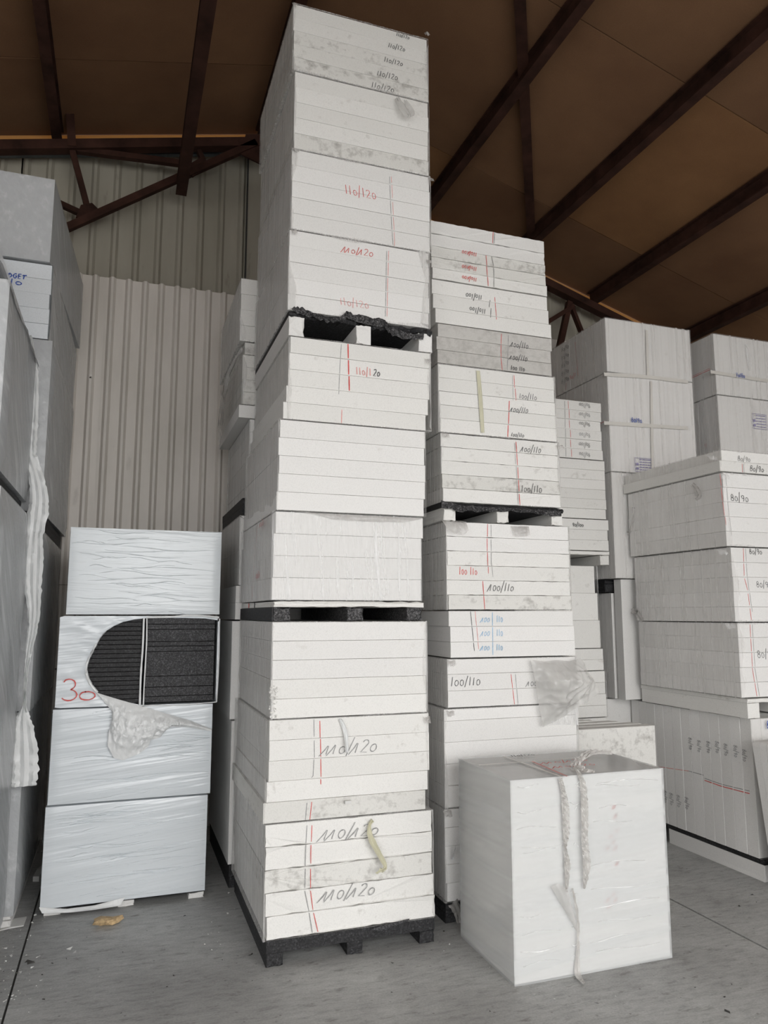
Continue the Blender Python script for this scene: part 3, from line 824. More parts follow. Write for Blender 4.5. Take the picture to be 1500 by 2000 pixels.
# film skirt bulging below the pack above
A = [at(x, y, 'Y', my - 0.006) for x, y in ((565, 998), (640, 1003), (740, 1008), (826, 1012))]
B = [at(x, y, 'Y', my - 0.012) for x, y in ((600, 1000), (650, 1014), (720, 1019), (790, 1020), (822, 1014))]
V, Fc = crumple_vf(A, B, 30, 5, 0.006, 0.003, (20, 20, 60), (0, -1, 0), 3)
mesh('film_fold', V, Fc, M_DIRTYFILM, m4.root, smooth=True)
m5 = Pack(0.712, 1.500, my - 0.006, mY, 2.112, 2.572, 5, 'clean white pack of five boards above the shiny film-fronted pack', G_MAIN, M_CLEAN, dx=[-0.008, 0, 0.004, 0, 0.004], jit=0.003).film(lip=0.008)
m6 = Pack(0.758, 1.536, my, mY, 2.579, 3.016, 5, 'pack with one half red, half black 110/120, under the torn black deck', G_MAIN, M_FOAM, dx=[-0.028, -0.01, -0.004, 0.002, 0.004]).film(lip=0.016)
write(m6, '110/1', 696, 731, 15, M_PINK, slant=-0.1, wide=0.8); write(m6, '20', 729, 734, 13, M_INK, slant=0.1, wide=0.8)
rule(m6, [(680, 672), (682, 766)], M_RED, 0.006); rule(m6, [(667, 672), (664, 720), (662, 770)], M_PENCIL, 0.0025)
rule(m6, [(668, 800), (667, 829)], M_PINK, 0.004)
p2 = pallet(0.752, 1.555, my - 0.004, mY, 3.020, 3.152, 'pallet with torn black deck and three white square legs, high in the tall middle stack', 0.026, M_BLACK, M_CLEAN, jag=0.05, down=0.035, xs=[0.752, 1.115, 1.470], rw=0.082, seed=11, chip=0.006)
# torn lumps of deck standing in front of the boards
A = [at(x, y, 'Y', my - 0.016) for x, y in ((566, 603), (580, 598), (600, 606), (622, 614), (640, 624), (665, 620), (676, 608), (690, 613), (752, 626), (762, 640), (800, 652), (828, 652))]
B = [at(x, y, 'Y', my - 0.008) for x, y in ((575, 610), (600, 618), (625, 624), (640, 630), (665, 630), (678, 624), (692, 628), (750, 640), (765, 655), (800, 664), (826, 664))]
V, Fc = crumple_vf(ragged(A, .008), ragged(B, .007, 5, 2), 130, 6, 0.004, 0.008, (90, 90, 90), (0, -1, 0), 8, edge=0.6)
mesh('torn_edge', V, Fc, M_BEAD, p2, label='torn dark grey broken foam edge')
m7 = Pack(0.748, 1.536, my, mY, 3.158, 3.597, 5, 'pack with red 110/120 at top and bottom, standing on the torn black deck', G_MAIN, M_CLEAN).film(lip=0.05)
write(m7, 'll0/l20', 670, 492, 13, M_RED, slant=0.1, wide=1.2, lw=0.003); write(m7, '110/120', 665, 595, 14, M_PINK, slant=-0.2, wide=1.1, lw=0.003)
rule(m7, [(755, 490), (753, 618)], M_PENCIL, 0.003); rule(m7, [(759, 490), (756, 618)], M_PINK, 0.003)
m8 = Pack(0.755, 1.545, my, mY, 3.604, 4.055, 5, 'pack with one red 110/120 near its middle, third from top of the middle stack', G_MAIN, M_CLEAN).film(lip=0.035)
write(m8, '110/120', 675, 378, 17, M_RED, slant=-0.15, wide=0.95, lw=0.003)
rule(m8, [(761, 345), (763, 400), (765, 440), (768, 480)], M_PENCIL, 0.003); rule(m8, [(764, 345), (771, 470), (770, 486)], M_PINK, 0.0025)
m9 = Pack(0.764, 1.540, my, mY, 4.062, 4.512, 5, 'white pack without writing, second from the top of the tall middle stack', G_MAIN, M_FOAM, mats=[M_STAIN, M_FOAM, M_FOAM, M_FOAM, M_FOAM]).film(lip=0.014)
m10 = Pack(0.750, 1.538, my, mY, 4.519, 4.915, 5, 'topmost pack of the tall middle stack, grubby with five black 110/120', G_MAIN, M_STAIN, mats=[M_STAIN, M_STAIN, M_STAIN, M_FOAM, M_FOAM], dx=[0.006, 0.004, 0, -.002, 0]).film(lip=0.03)
for (x, y, h) in ((774, 70, 7), (758, 92, 9), (750, 120, 10), (736, 147, 11), (725, 171, 12)):
    write(m10, '110/120', x, y, h, M_INK, slant=0.15, wide=1.0, lw=0.0028)
for pk, x, y in ((m10, 575, 8), (m9, 577, 292), (m8, 574, 450), (m10, 832, 66), (m8, 840, 350), (m7, 836, 508), (m6, 834, 702), (m2, 832, 1400)):
    tuft(pk, x, y, 0.035, 0.03, seed=int(y))
# loop of loose film near the top right, hanging film ends lower down
V, Fc = strip3([at(775, 192, 'Y', my - 0.01), at(785, 205, 'Y', my - 0.05), at(798, 225, 'Y', my - 0.06), at(803, 218, 'Y', my - 0.05), at(790, 196, 'Y', my - 0.02)], [0.02, 0.05, 0.04, 0.04, 0.02], (1, 0, 0.3), 0.008, seed=4)
mesh('film_loop', V, Fc, M_BAG, m9.root, smooth=True)
V, Fc = strip3([at(664, 1404, 'Y', my - 0.008), at(672, 1420, 'Y', my - 0.014), at(676, 1438, 'Y', my - 0.022), at(678, 1470, 'Y', my - 0.03)], [0.014, 0.022, 0.02, 0.016], (1, 0, 0), 0.004, seed=5)
mesh('film_end', V, Fc, M_RIB, m2.root, smooth=True)
V, Fc = strip3([at(728, 1602, 'Y', my - 0.008), at(722, 1612, 'Y', my - 0.015), at(724, 1635, 'Y', my - 0.03), at(742, 1670, 'Y', my - 0.04), at(753, 1692, 'Y', my - 0.04), at(745, 1700, 'Y', my - 0.05), at(735, 1706, 'Y', my - 0.04)], [0.02, 0.016, 0.03, 0.026, 0.018, 0.028, 0.02], (1, 0, 0.2), 0.004, seed=6)
mesh('film_end', V, Fc, M_TAPE, m1.root, smooth=True, label='yellowed twisted film end')
V, Fc = box_vf(*sorted((at(672, 1567, 'Y', my).x, at(684, 1567, 'Y', my).x)), my - 0.02, my - 0.004, at(672, 1569, 'Y', my).z, at(672, 1563, 'Y', my).z)
mesh('film_nub', V, Fc, M_SCRAP, m2.root)

# ------------------------------------------------------------------ second stack
sy, sY = 3.805, 4.69
q0 = pallet(1.675, 2.50, sy, sY, 0.0, 0.100, 'black foam pallet under the second stack, partly behind the film-wrapped block', 0.05, M_BLACK, M_BLACK, seed=21)
s1 = Pack(1.676, 2.508, sy, sY, 0.104, 0.570, 5, 'film-wrapped white pack at the foot of the second stack, behind the block on the floor', G_2ND, M_CLEAN, dx=[0.01, 0.004, 0, 0, 0]).film(lip=0.02)
s2 = Pack(1.680, 2.512, sy, sY, 0.577, 1.088, 5, 'clean pack second from the floor in the second stack, under the loose clear sheet', G_2ND, M_CLEAN, heights=[1, 1, 1, 1, .55]).film(lip=0.02)
s3 = Pack(1.702, 2.515, sy, sY, 1.096, 1.354, 3, 'three-board white pack with a large black 100/110 at its left end', G_2ND, M_CLEAN, heights=[1, 1, .9]).film(lip=0.02)
write(s3, '100/110', 880, 1340, 16, M_INK, slant=0.1, wide=1.05, lw=0.0032)
write(s3, 'l00/110', 1030, 1340, 12, M_PENCIL, slant=0.1, wide=1.05)
rule(s3, [(998, 1317), (1005, 1380)], M_RED, 0.003); rule(s3, [(1007, 1317), (1012, 1379)], M_PENCIL, 0.0025)
s4 = Pack(1.718, 2.512, sy, sY, 1.362, 1.618, 3, 'three loose white boards with pale blue 100|110 written three times', G_2ND, M_CLEAN, dx=[0.004, 0.002, -0.004])
for y in (1215, 1242, 1270):
    write(s4, 'l00', 940, y, 12, M_SKY, slant=0.25, wide=0.8, lw=0.0035); write(s4, '110', 970, y, 12, M_SKY, slant=0, wide=0.7, lw=0.0035)
rule(s4, [(962, 1196), (963, 1279)], M_SKY, 0.004); rule(s4, [(919, 1193), (922, 1224), (927, 1271)], M_INK, 0.003); rule(s4, [(928, 1194), (935, 1268)], M_PINK, 0.003)
s5 = Pack(1.704, 2.496, sy, sY, 1.625, 2.115, 6, 'pack with short red 100 110, black 100/110 and two crumpled film ends', G_2ND, M_FOAM, dx=[0.008, 0, 0, 0.002, 0, -0.002], mats=[M_STAIN, M_FOAM, M_FOAM, M_FOAM, M_CLEAN, M_CLEAN], chip=0.002).film(lip=0.01)
write(s5, '100 110', 897, 1122, 14, M_RED, slant=0, wide=0.65, lw=0.0035); write(s5, 'l00/110', 955, 1154, 15, M_INK, slant=0.2, wide=0.9, lw=0.003)
rule(s5, [(952, 1020), (952, 1070), (954, 1120)], M_RED, 0.003); rule(s5, [(959, 1022), (960, 1100), (963, 1127)], M_PENCIL, 0.0025); rule(s5, [(943, 1135), (947, 1190)], M_RED, 0.0035)
for (x, y, w, h, sd) in ((886, 1018, 0.15, 0.075, 1), (1014, 1028, 0.12, 0.06, 2)):
    tuft(s5, x, y, w, h, M_RIB if sd == 3 else M_DIRTYFILM, seed=sd, d=0.035)
q1 = pallet(1.675, 2.47, sy, sY, 2.120, 2.222, 'pallet with ragged black deck and white legs, half way up the second stack', 0.026, M_BLACK, M_FOAM, jag=0.04, down=0.018, xs=[1.688, 2.025, 2.385], rw=0.075, seed=31, chip=0.008)
A = [at(x, y, 'Y', sy - 0.012) for x, y in ((862, 978), (900, 986), (940, 990), (1000, 992), (1050, 996), (1096, 1000))]
B = [at(x, y, 'Y', sy - 0.006) for x, y in ((862, 990), (895, 999), (940, 1000), (985, 998), (1050, 1004), (1096, 1009))]
V, Fc = crumple_vf(ragged(A, .006), ragged(B, .007, 5, 4), 110, 6, 0.006, 0.010, (90, 90, 90), (0, -1, 0), 9, edge=0.6)
mesh('torn_edge', V, Fc, M_BEAD, q1, label='torn dark grey broken foam edge')
s6 = Pack(1.678, 2.446, sy, sY, 2.228, 2.622, 5, 'specked white pack with black 100/110 at top and bottom, on the ragged black deck', G_2ND, M_FOAM, dx=[0.008, 0.006, 0, 0, -.004], chip=0.002, mats=[M_FOAM, M_STAIN, M_FOAM, M_FOAM, M_FOAM]).film(lip=0.015)
write(s6, 'l00/110', 1018, 882, 12, M_INK, slant=0.25, wide=0.9, lw=0.003); write(s6, '100/110', 1018, 960, 13, M_INK, slant=0.1, wide=0.9, lw=0.003)
rule(s6, [(1008, 863), (1011, 910), (1016, 992)], M_RED, 0.0035); rule(s6, [(1005, 865), (1013, 992)], M_PENCIL, 0.0025)
s7 = Pack(1.665, 2.432, sy, sY, 2.629, 3.030, 5, 'white pack with a yellowed tape strip down its front and three black 100/110', G_2ND, M_FOAM, dx=[0.01, 0.006, 0.002, 0, -.002]).film(lip=0.018)
write(s7, '100/110', 1014, 778, 11, M_INK, slant=0.1, wide=0.9, lw=0.003); write(s7, 'l00/110', 997, 804, 11, M_INK, slant=0.3, wide=0.85, lw=0.003); write(s7, '100/110', 998, 852, 8, M_INK, slant=0.25, wide=0.9, lw=0.0028)
rule(s7, [(1004, 733), (1005, 757)], M_RED, 0.003); rule(s7, [(1006, 759), (1008, 782)], M_RED, 0.003); rule(s7, [(995, 783), (992, 856)], M_RED, 0.0045); rule(s7, [(1001, 733), (1002, 782)], M_PENCIL, 0.002)
V, Fc = strip3([at(934, 724, 'Y', sy - 0.006), at(937, 760, 'Y', sy - 0.006), at(940, 800, 'Y', sy - 0.007), at(943, 845, 'Y', sy - 0.006)], [0.024, 0.026, 0.026, 0.022], (1, 0, 0), 0.0012, seed=2)
mesh('tape_strip', V, Fc, M_TAPE, s7.root, label='yellowed strip of tape')
s8 = Pack(1.662, 2.420, sy - 0.004, sY, 3.036, 3.272, 3, 'three grimy grey boards with black 100/110 on each', G_2ND, M_GREY, dx=[0.0, -0.006, -0.002], jit=0.006)
write(s8, 'l00/110', 998, 677, 11, M_INK, slant=0.2, wide=0.85, lw=0.003); write(s8, 'l00/110', 996, 702, 11, M_INK, slant=0.2, wide=0.85, lw=0.003); write(s8, '100 110', 998, 722, 9, M_INK, slant=0.05, wide=0.85, lw=0.003)
rule(s8, [(979, 652), (978, 690), (982, 726)], M_RED, 0.003); rule(s8, [(993, 655), (991, 728)], M_PENCIL, 0.003)
s9 = Pack(1.636, 2.408, sy, sY, 3.278, 3.540, 3, 'white boards with two black upside-down 100/110, just above the grimy grey ones', G_2ND, M_FOAM, dx=[0.015, 0.0, -0.004], jit=0.004)
write(s9, '110/100', 941, 577, 10, M_INK, slant=0.1, flip=True, wide=0.85, lw=0.003); write(s9, '110/100', 948, 604, 10, M_INK, slant=0.1, flip=True, wide=0.85, lw=0.003)
rule(s9, [(957, 586), (956, 600)], M_INK, 0.003); rule(s9, [(959, 602), (958, 620)], M_INK, 0.003); rule(s9, [(966, 580), (968, 600), (970, 624)], M_RED, 0.003)
s10 = Pack(1.628, 2.396, sy, sY, 3.546, 3.905, 5, 'topmost boards of the second stack with three red upside-down 100/110', G_2ND, M_FOAM, dx=[0.004, 0.004, 0, -.004, -.003], heights=[1, 1, 1, 1.15, 1.2], jit=0.005, mats=[M_FOAM, M_STAIN, M_STAIN, M_CLEAN, M_CLEAN], chip=0.003)
for y in (494, 522, 543):
    write(s10, '110/l00', 931, y, 8, M_RED, slant=0.1, flip=True, wide=1.0, lw=0.003)
rule(s10, [(963, 453), (962, 475)], M_RED, 0.003); rule(s10, [(966, 453), (965, 475)], M_PENCIL, 0.003)
rule(s10, [(949, 497), (951, 520), (955, 570)], M_RED, 0.003); rule(s10, [(960, 499), (965, 523), (965, 572)], M_PENCIL, 0.003)
# the loose clear sheet hanging at the right end
A = [at(x, y, 'Y', sy - 0.03) for x, y in ((1036, 1288), (1060, 1292), (1085, 1289), (1110, 1291), (1134, 1285))]
B = [at(x, y, 'Y', sy - 0.035) for x, y in ((1060, 1420), (1085, 1408), (1112, 1392), (1140, 1375), (1171, 1352))]
V, Fc = crumple_vf(A, B, 60, 50, 0.10, 0.032, (9, 9, 9), (0.1, -1, 0), 4, edge=0.25)
mesh('loose_sheet', V, Fc, M_BAG, s3.root, smooth=True, label='loose crumpled clear film sheet')
A = [at(x, y, 'Y', sy - 0.014) for x, y in ((1050, 1340), (1090, 1345), (1125, 1350))]
B = [at(x, y, 'Y', sy - 0.016) for x, y in ((1062, 1418), (1095, 1415), (1132, 1416))]
V, Fc = crumple_vf(A, B, 24, 16, 0.01, 0.008, (20, 20, 16), (0, -1, 0), 14)
mesh('loose_sheet', V, Fc, M_FILMF, s3.root)
for pk, x, y in ((s3, 880, 1290), (s2, 878, 1388), (s7, 868, 846), (s6, 1092, 870), (s1, 872, 1582)):
    tuft(pk, x, y, 0.05, 0.03, seed=int(y))
V, Fc = strip3([at(890, 1655, 'X', 1.69), at(886, 1668, 'Y', sy - 0.04), at(884, 1680, 'Y', sy - 0.03)], [0.02, 0.028, 0.02], (0.3, 0, 1), 0.003, seed=3)
mesh('film_end', V, Fc, M_RIB, s1.root, smooth=True)
V, Fc = strip3([at(885, 1762, 'Y', sy - 0.006), at(893, 1778, 'Y', sy - 0.01), at(896, 1795, 'Y', sy - 0.012), at(898, 1826, 'Y', sy - 0.01)], [0.06, 0.05, 0.03, 0.02], (1, 0, 0), 0.008, seed=9)
mesh('film_end', V, Fc, M_DIRTYFILM, s1.root, smooth=True)

# ------------------------------------------------------------------ block on the floor in front
bx0, bx1, by0, by1 = 1.690, 2.516, 3.100, 3.640
bl = Pack(bx0, bx1, by0, by1, 0.004, 0.858, 5, 'film-wrapped white block on the open floor, two twisted film ropes down its front', None, M_CLEAN, 'Y', jit=0.002, cat='wrapped block')
bl.film(M_FILMH, 'LRTKF', 0, 0.003, (2.0, 2.0, 12), 0.035)
rnd = random.Random(11)
def ridges(root, yplane, items, mat, amp=0.0016, nm='film_ridge'):
    """taut pulled folds of film: (px0, py0, px1, py1, width)"""
    vf = []
    for k, (xa, ya, xb, yb, w) in enumerate(items):
        P = [at(xa + (xb - xa) * t, ya + (yb - ya) * t + 3 * math.sin(t * 5 + k), 'Y', yplane) for t in (0, .25, .5, .75, 1)]
        vf.append(strip3(P, [0.001, w, w * 1.2, w * 0.8, 0.001], (0, 0, 1), amp, 3, 6, seed=k))
    o = mesh(nm, *merge(vf), mat, root, smooth=True); o['kind'] = 'stuff'; return o
it = []
for y in (1532, 1540, 1572, 1583, 1615, 1655, 1662, 1702, 1755, 1790, 1824, 1860, 1885):
    for s0, s1 in ((1000 + (y - 1525) * .037, 1098), (1112, 1136), (1150, 1292 + (y - 1525) * .06)):
        if rnd.random() < .25: continue
        a_, b_ = s0 + rnd.uniform(0, 20), s1 - rnd.uniform(0, (s1 - s0) * .5)
        sl = -0.05 - 0.00035 * (y - 1525)
        it.append((a_, y + (a_ - 1000) * sl + 5, b_, y + (b_ - 1000) * sl + 5, rnd.uniform(.002, .005)))
ridges(bl.root, by0 - 0.0075, it, M_RIDGE)
fy = by0 - 0.02
V, Fc = strip3([at(1094, 1520, 'Y', fy), at(1100, 1545, 'Y', fy), at(1104, 1575, 'Y', fy), at(1106, 1620, 'Y', fy), at(1104, 1656, 'Y', fy), at(1108, 1690, 'Y', fy), at(1106, 1742, 'Y', fy)],
               [0.016, 0.022, 0.036, 0.034, 0.012, 0.030, 0.010], (1, 0, 0), 0.0045, 8, 14, seed=12)
mesh('twisted_film', V, Fc, M_TWIST, bl.root, label='twisted rope of dirty film')
V, Fc = strip3([at(1124, 1498, 'Y', fy + .01), at(1138, 1530, 'Y', fy), at(1142, 1580, 'Y', fy - .01), at(1142, 1640, 'Y', fy - .01), at(1146, 1690, 'Y', fy - .01), at(1141, 1736, 'Y', fy)],
               [0.010, 0.028, 0.034, 0.030, 0.038, 0.006], (1, 0, 0), 0.005, 8, 14, seed=13)
mesh('twisted_film', V, Fc, M_TWIST, bl.root, label='twisted rope of dirty film')
A = [at(x, y, 'Y', fy) for x, y in ((1076, 1731), (1090, 1726), (1108, 1735))]
B = [at(x, y, 'Y', fy + .006) for x, y in ((1124, 1815), (1127, 1820), (1130, 1822))]
V, Fc = crumple_vf(A, B, 14, 20, 0.012, 0.004, (30, 30, 20), (0, -1, 0), 6)
mesh('film_flap', V, Fc, M_BAG, bl.root, smooth=True, label='triangular flap of dirty film')
V, Fc = strip3([at(1118, 1735, 'Y', fy), at(1128, 1790, 'Y', fy), at(1129, 1850, 'Y', fy), at(1128, 1900, 'Y', fy), at(1142, 1922, 'Z', 0.01)], [0.008, 0.010, 0.012, 0.03, 0.01], (1, 0, 0), 0.004, 4, 8, seed=15)
mesh('film_edge', V, Fc, M_TWIST, bl.root, smooth=True)
# knot on top and its tails
V, Fc = strip3([at(1122, 1498, 'Z', 0.868), at(1128, 1488, 'Z', 0.885), at(1140, 1478, 'Z', 0.91), at(1160, 1468, 'Z', 0.92), at(1194, 1470, 'Z', 0.905)], [0.05, 0.035, 0.025, 0.03, 0.02], (0, 1, 0.5), 0.008, 6, 6, seed=17)
mesh('film_knot', V, Fc, M_TWIST, bl.root, label='knotted tail of dirty film')
V, Fc = strip3([at(1118, 1500, 'Z', 0.872), at(1140, 1504, 'Z', 0.875), at(1160, 1506, 'Z', 0.870)], [0.03, 0.05, 0.02], (0, 1, 0.1), 0.006, 6, 6, seed=18)
mesh('film_knot', V, Fc, M_TWIST, bl.root)
P = [at(985, 1477, 'Z', 0.868), at(1100, 1470, 'Z', 0.868), at(1190, 1467, 'Z', 0.868)]
for k, pts in enumerate([((935, 1494), (1150, 1478)), ((985, 1477), (1098, 1517)), ((1040, 1487), (1108, 1516))]):
    P = [at(x, y, 'Z', 0.8675) for x, y in pts]
    V, Fc = strip3(P, [0.012, 0.012], (0, 1, 0) if k == 0 else (1, 0, 0), 0.0008, 3, 6, seed=k)
    mesh('tape_line', V, Fc, (M_TAPEW, M_TAPEW, M_PINK)[k], bl.root)
def toptext(text, px, py, h, mat, parent, z, wide=1.0, lw=0.004, slant=0.2):
    p = at(px, py, 'Z', z); rnd = random.Random(int(px)); ss, W = strokes(text, rnd, wide)
    V, Fc = ribbon_flat([[(a * h + slant * b * h, b * h) for a, b in s_] for s_ in ss], lw, lambda a, b: (p.x + a, p.y + b, z))
    mesh('handwriting', V, Fc, mat, parent, label='handwritten figures in ' + LBL[mat.name])
toptext('110/120', 1000, 1478, 0.035, M_INK, bl.boards[-1][1], 0.8685)
toptext('ll0/l20', 1062, 1492, 0.045, M_RED, bl.boards[2][1], 0.8685, wide=1.5)
toptext('ll0/l20', 1085, 1500, 0.045, M_RED, bl.boards[1][1], 0.8685, wide=1.3)
for k, (y, w) in enumerate(((1580, .02), (1598, .02), (1625, .07), (1648, .05), (1660, .04), (1690, .04), (1750, .06), (1762, .07))):
    for dxx in (0, -12) if w > 0.04 else (0,):
        write(bl, 'll', 1196 + dxx + (k % 3) * 3, y + abs(dxx), 10, M_PINK, slant=0.5, wide=0.6, lw=0.004, gap=0.0005)

# ------------------------------------------------------------------ white-wrapped load at left with the torn window
ly, lY = 4.580, 5.50
lp = pallet(-0.325, 0.525, ly + 0.02, lY, 0.0, 0.040, 'low pallet with white feet under the white-wrapped load with the torn window', 0.008, M_BLACK, M_CLEAN, xs=[-0.315, 0.06, 0.437], rw=0.085, seed=41)
def wrapped(x0, x1, z0, z1, label, n, mat=M_WHITE, res=0.03, amp=0.006, fr=(1.5, 1.5, 22), front=True):
    r = empty('wrapped_pack', ((x0 + x1) / 2, (ly + lY) / 2, z0), label, 'wrapped pack', G_LEFT)
    V, Fc = shell_vf(x0 + .008, x1 - .008, ly + .008, lY, z0 + .006, z1 - .006, off=0.005, amp=amp, fr=fr, res=res, faces='LRTBKF' if front else 'LRTBK', lip=0, seed=z0 * 5, round_=0.008)
    mesh('stretch_wrap', V, Fc, mat, r, smooth=True)
    hs = (z1 - z0 - 0.03) / n
    for i in range(n):
        V, Fc = box_vf(x0 + .02, x1 - .02, ly + .022, lY - .01, z0 + .015 + hs * i + .001, z0 + .015 + hs * (i + 1) - .001)
        mesh('board', V, Fc, M_COOL, r)
    return r
w1 = wrapped(-0.338, 0.530, 0.040, 0.566, 'lowest white-wrapped pack of the hooded load, rumpled film with its loose bottom hem', 5)
w2 = wrapped(-0.330, 0.543, 0.570, 1.080, 'white-wrapped pack directly under the torn window, the torn flap hangs over it', 5)
w4 = wrapped(-0.292, 0.566, 1.596, 2.096, 'top white-wrapped pack standing above the torn window', 5, M_WHITE2, amp=0.003, fr=(3, 3, 30))
# hanging hem of film along the bottom
A = [at(x, y, 'Y', ly - 0.004) for x, y in ((76, 1772), (130, 1775), (185, 1768), (245, 1752))]
B = [at(x, y, 'Y', ly - 0.012) for x, y in ((82, 1784), (130, 1783), (185, 1777), (235, 1769), (240, 1760))]
V, Fc = crumple_vf(A, B, 26, 5, 0.004, 0.004, (14, 14, 40), (0, -1, 0), 3)
mesh('film_hem', V, Fc, M_RIB, w1, smooth=True)
rnd = random.Random(21)
def fold_rows(x0_, x1_, ya, yb, n, slope):
    out = []
    for i in range(n):
        y = rnd.uniform(ya, yb); a_ = rnd.uniform(x0_, x0_ + (x1_ - x0_) * .6); b_ = min(x1_, a_ + rnd.uniform(40, 200))
        out.append((a_, y, b_, y + (b_ - a_) * (slope + rnd.uniform(-.05, .03)), rnd.uniform(.002, .006)))
    return out
ridges(w1, ly - 0.0005, fold_rows(92, 400, 1590, 1760, 46, -0.12) + fold_rows(92, 400, 1580, 1620, 14, -0.05), M_WHITE, 0.0022)
ridges(w2, ly - 0.0005, fold_rows(104, 410, 1392, 1410, 8, 0.0) + fold_rows(250, 410, 1440, 1475, 8, -0.05) + fold_rows(100, 408, 1470, 1560, 20, -0.05), M_WHITE, 0.0022)
ridges(w4, ly - 0.0005, fold_rows(140, 428, 1035, 1200, 34, 0.05), M_WHITE2, 0.0014)
# the torn pack
x0, x1, z0, z1 = -0.316, 0.553, 1.086, 1.590
w3 = empty('wrapped_pack', ((x0 + x1) / 2, (ly + lY) / 2, z0), 'white-wrapped pack with a large torn window on dark boards, red 30 at its corner', 'wrapped pack', G_LEFT)
V, Fc = shell_vf(x0 + .008, x1 - .008, ly + .006, lY, z0 + .006, z1 - .006, off=0.005, amp=0.004, fr=(2, 2, 20), res=0.04, faces='LRTBK', lip=0, seed=2)
mesh('stretch_wrap', V, Fc, M_WHITE, w3, smooth=True)
hole = [(283, 1208), (262, 1210), (240, 1215), (222, 1223), (207, 1233), (197, 1243), (190, 1256), (184, 1266), (177, 1274), (173, 1288), (169, 1300), (167, 1311), (170, 1318), (173, 1326), (177, 1338), (184, 1350), (200, 1357), (225, 1365), (250, 1371), (272, 1376), (300, 1377), (345, 1376), (390, 1374), (421, 1371), (424, 1340), (427, 1300), (428, 1250), (429, 1212), (400, 1208), (360, 1207), (320, 1207), (300, 1207)]
H3 = [at(x, y, 'Y', ly) for x, y in hole]
V, Fc = [], []
cx, cz = at(300, 1292, 'Y', ly).x, at(300, 1292, 'Y', ly).z
nr_ = 9; n_ = len(H3)
import itertools
fine = []
for k in range(n_):
    a, b = H3[k], H3[(k + 1) % n_]
    for t in range(4): fine.append(a.lerp(b, t / 4))
n_ = len(fine)
for p in fine:
    d = Vector((p.x - cx, 0, p.z - cz))
    s = min(((x1 if d.x > 0 else x0) - cx) / d.x if abs(d.x) > 1e-6 else 1e9, ((z1 if d.z > 0 else z0) - cz) / d.z if abs(d.z) > 1e-6 else 1e9)
    q = Vector((cx + d.x * s, ly, cz + d.z * s))
    jag_ = 0.006 * noise.noise(p * 60) if p.x < at(190, 1300, 'Y', ly).x + 0.05 else 0
    for r in range(nr_):
        t = r / (nr_ - 1); v = p.lerp(q, t ** 1.3)
        w = noise.noise(Vector((v.x * 5 - v.z * 6, 0, v.z * 26 + v.x * 10))) * 0.007 * min(1, 4 * (1 - t))
        V.append(Vector((v.x + jag_ * (1 - t), ly - 0.002 - max(-.002, w) - (0.004 if r == 0 else 0), v.z)))
for i in range(n_):
    j = (i + 1) % n_
    for r in range(nr_ - 1): Fc.append((i * nr_ + r, i * nr_ + r + 1, j * nr_ + r + 1, j * nr_ + r))
mesh('front_film', V, Fc, M_WHITE, w3, smooth=True, label='front film with a torn window')
rim = [p + Vector((0, -0.006, 0)) for p in fine]
def rimstrip(px_pts, wd, seed, zig=0.003, mat=None):
    P = [at(x, y, 'Y', ly - 0.008) for x, y in px_pts]
    V, Fc = strip3(P, [wd] * len(P), (0.6, -0.3, 0.6), zig, 4, 5, seed=seed); mesh('torn_rim', V, Fc, mat or M_RIB, w3, smooth=True)
rimstrip([(207, 1233), (192, 1250), (184, 1266), (174, 1285), (168, 1305), (170, 1320), (178, 1338), (190, 1353)], 0.020, 3)
rimstrip([(286, 1206), (330, 1205), (380, 1202), (428, 1206)], 0.016, 5, 0.004)
rimstrip([(281, 1207), (279, 1260), (275, 1320), (273, 1378)], 0.014, 6, 0.002)
rimstrip([(287, 1208), (286, 1260), (282, 1330), (280, 1377)], 0.010, 7, 0.002)
rimstrip([(275, 1378), (330, 1378), (380, 1375), (423, 1371)], 0.008, 8, 0.002)
rimstrip([(429, 1208), (427, 1300), (423, 1371)], 0.008, 9, 0.002)
# graphite boards inside: thin ones left, thicker ones right
xa = at(278, 1290, 'Y', ly).x
nb = 19; hb = (z1 - z0 - 0.02) / nb
for i in range(nb):
    V, Fc = board_vf(x0 + .03, xa - .008, ly + .014 + random.uniform(0, .004), lY - .02, z0 + .01 + hb * i + .0008, z0 + .01 + hb * (i + 1) - .0008, nx=4, seed=i, c=0.0018)
    mesh('graphite_board', V, Fc, M_GRAPHD, w3)
hz = [1230, 1208]
cuts = [1376, 1359, 1341, 1320, 1272, 1262, 1253, 1229, 1219, 1207]
zs = [at(350, y, 'Y', ly).z for y in cuts]; zs[0] = z0 + 0.01; zs[-1] = z1 - 0.012
for i in range(len(zs) - 1):
    V, Fc = board_vf(xa + .012, x1 - .014, ly + .008 + random.uniform(0, .005), lY - .02, zs[i] + .0008, zs[i + 1] - .0008, nx=5, seed=i, c=0.0018)
    mesh('graphite_board', V, Fc, M_GRAPH, w3)
P = at(121, 1369, 'Y', ly - 0.008)
ss, W = strokes('30', random.Random(2), 1.5)
ss = [ss[0], [(1.28 + (a - 1.28) * 1.45 - .1, b * 0.62) for a, b in ss[1]]]
h = 34 * 4.6 / F
V, Fc = ribbon_flat([[(a * h * 0.8, b * h) for a, b in s_] for s_ in ss], 0.006, lambda a, b: (P.x + a, ly - 0.0125, P.z + b))
mesh('handwriting', V, Fc, M_RED, w3, label='large red handwritten 30')
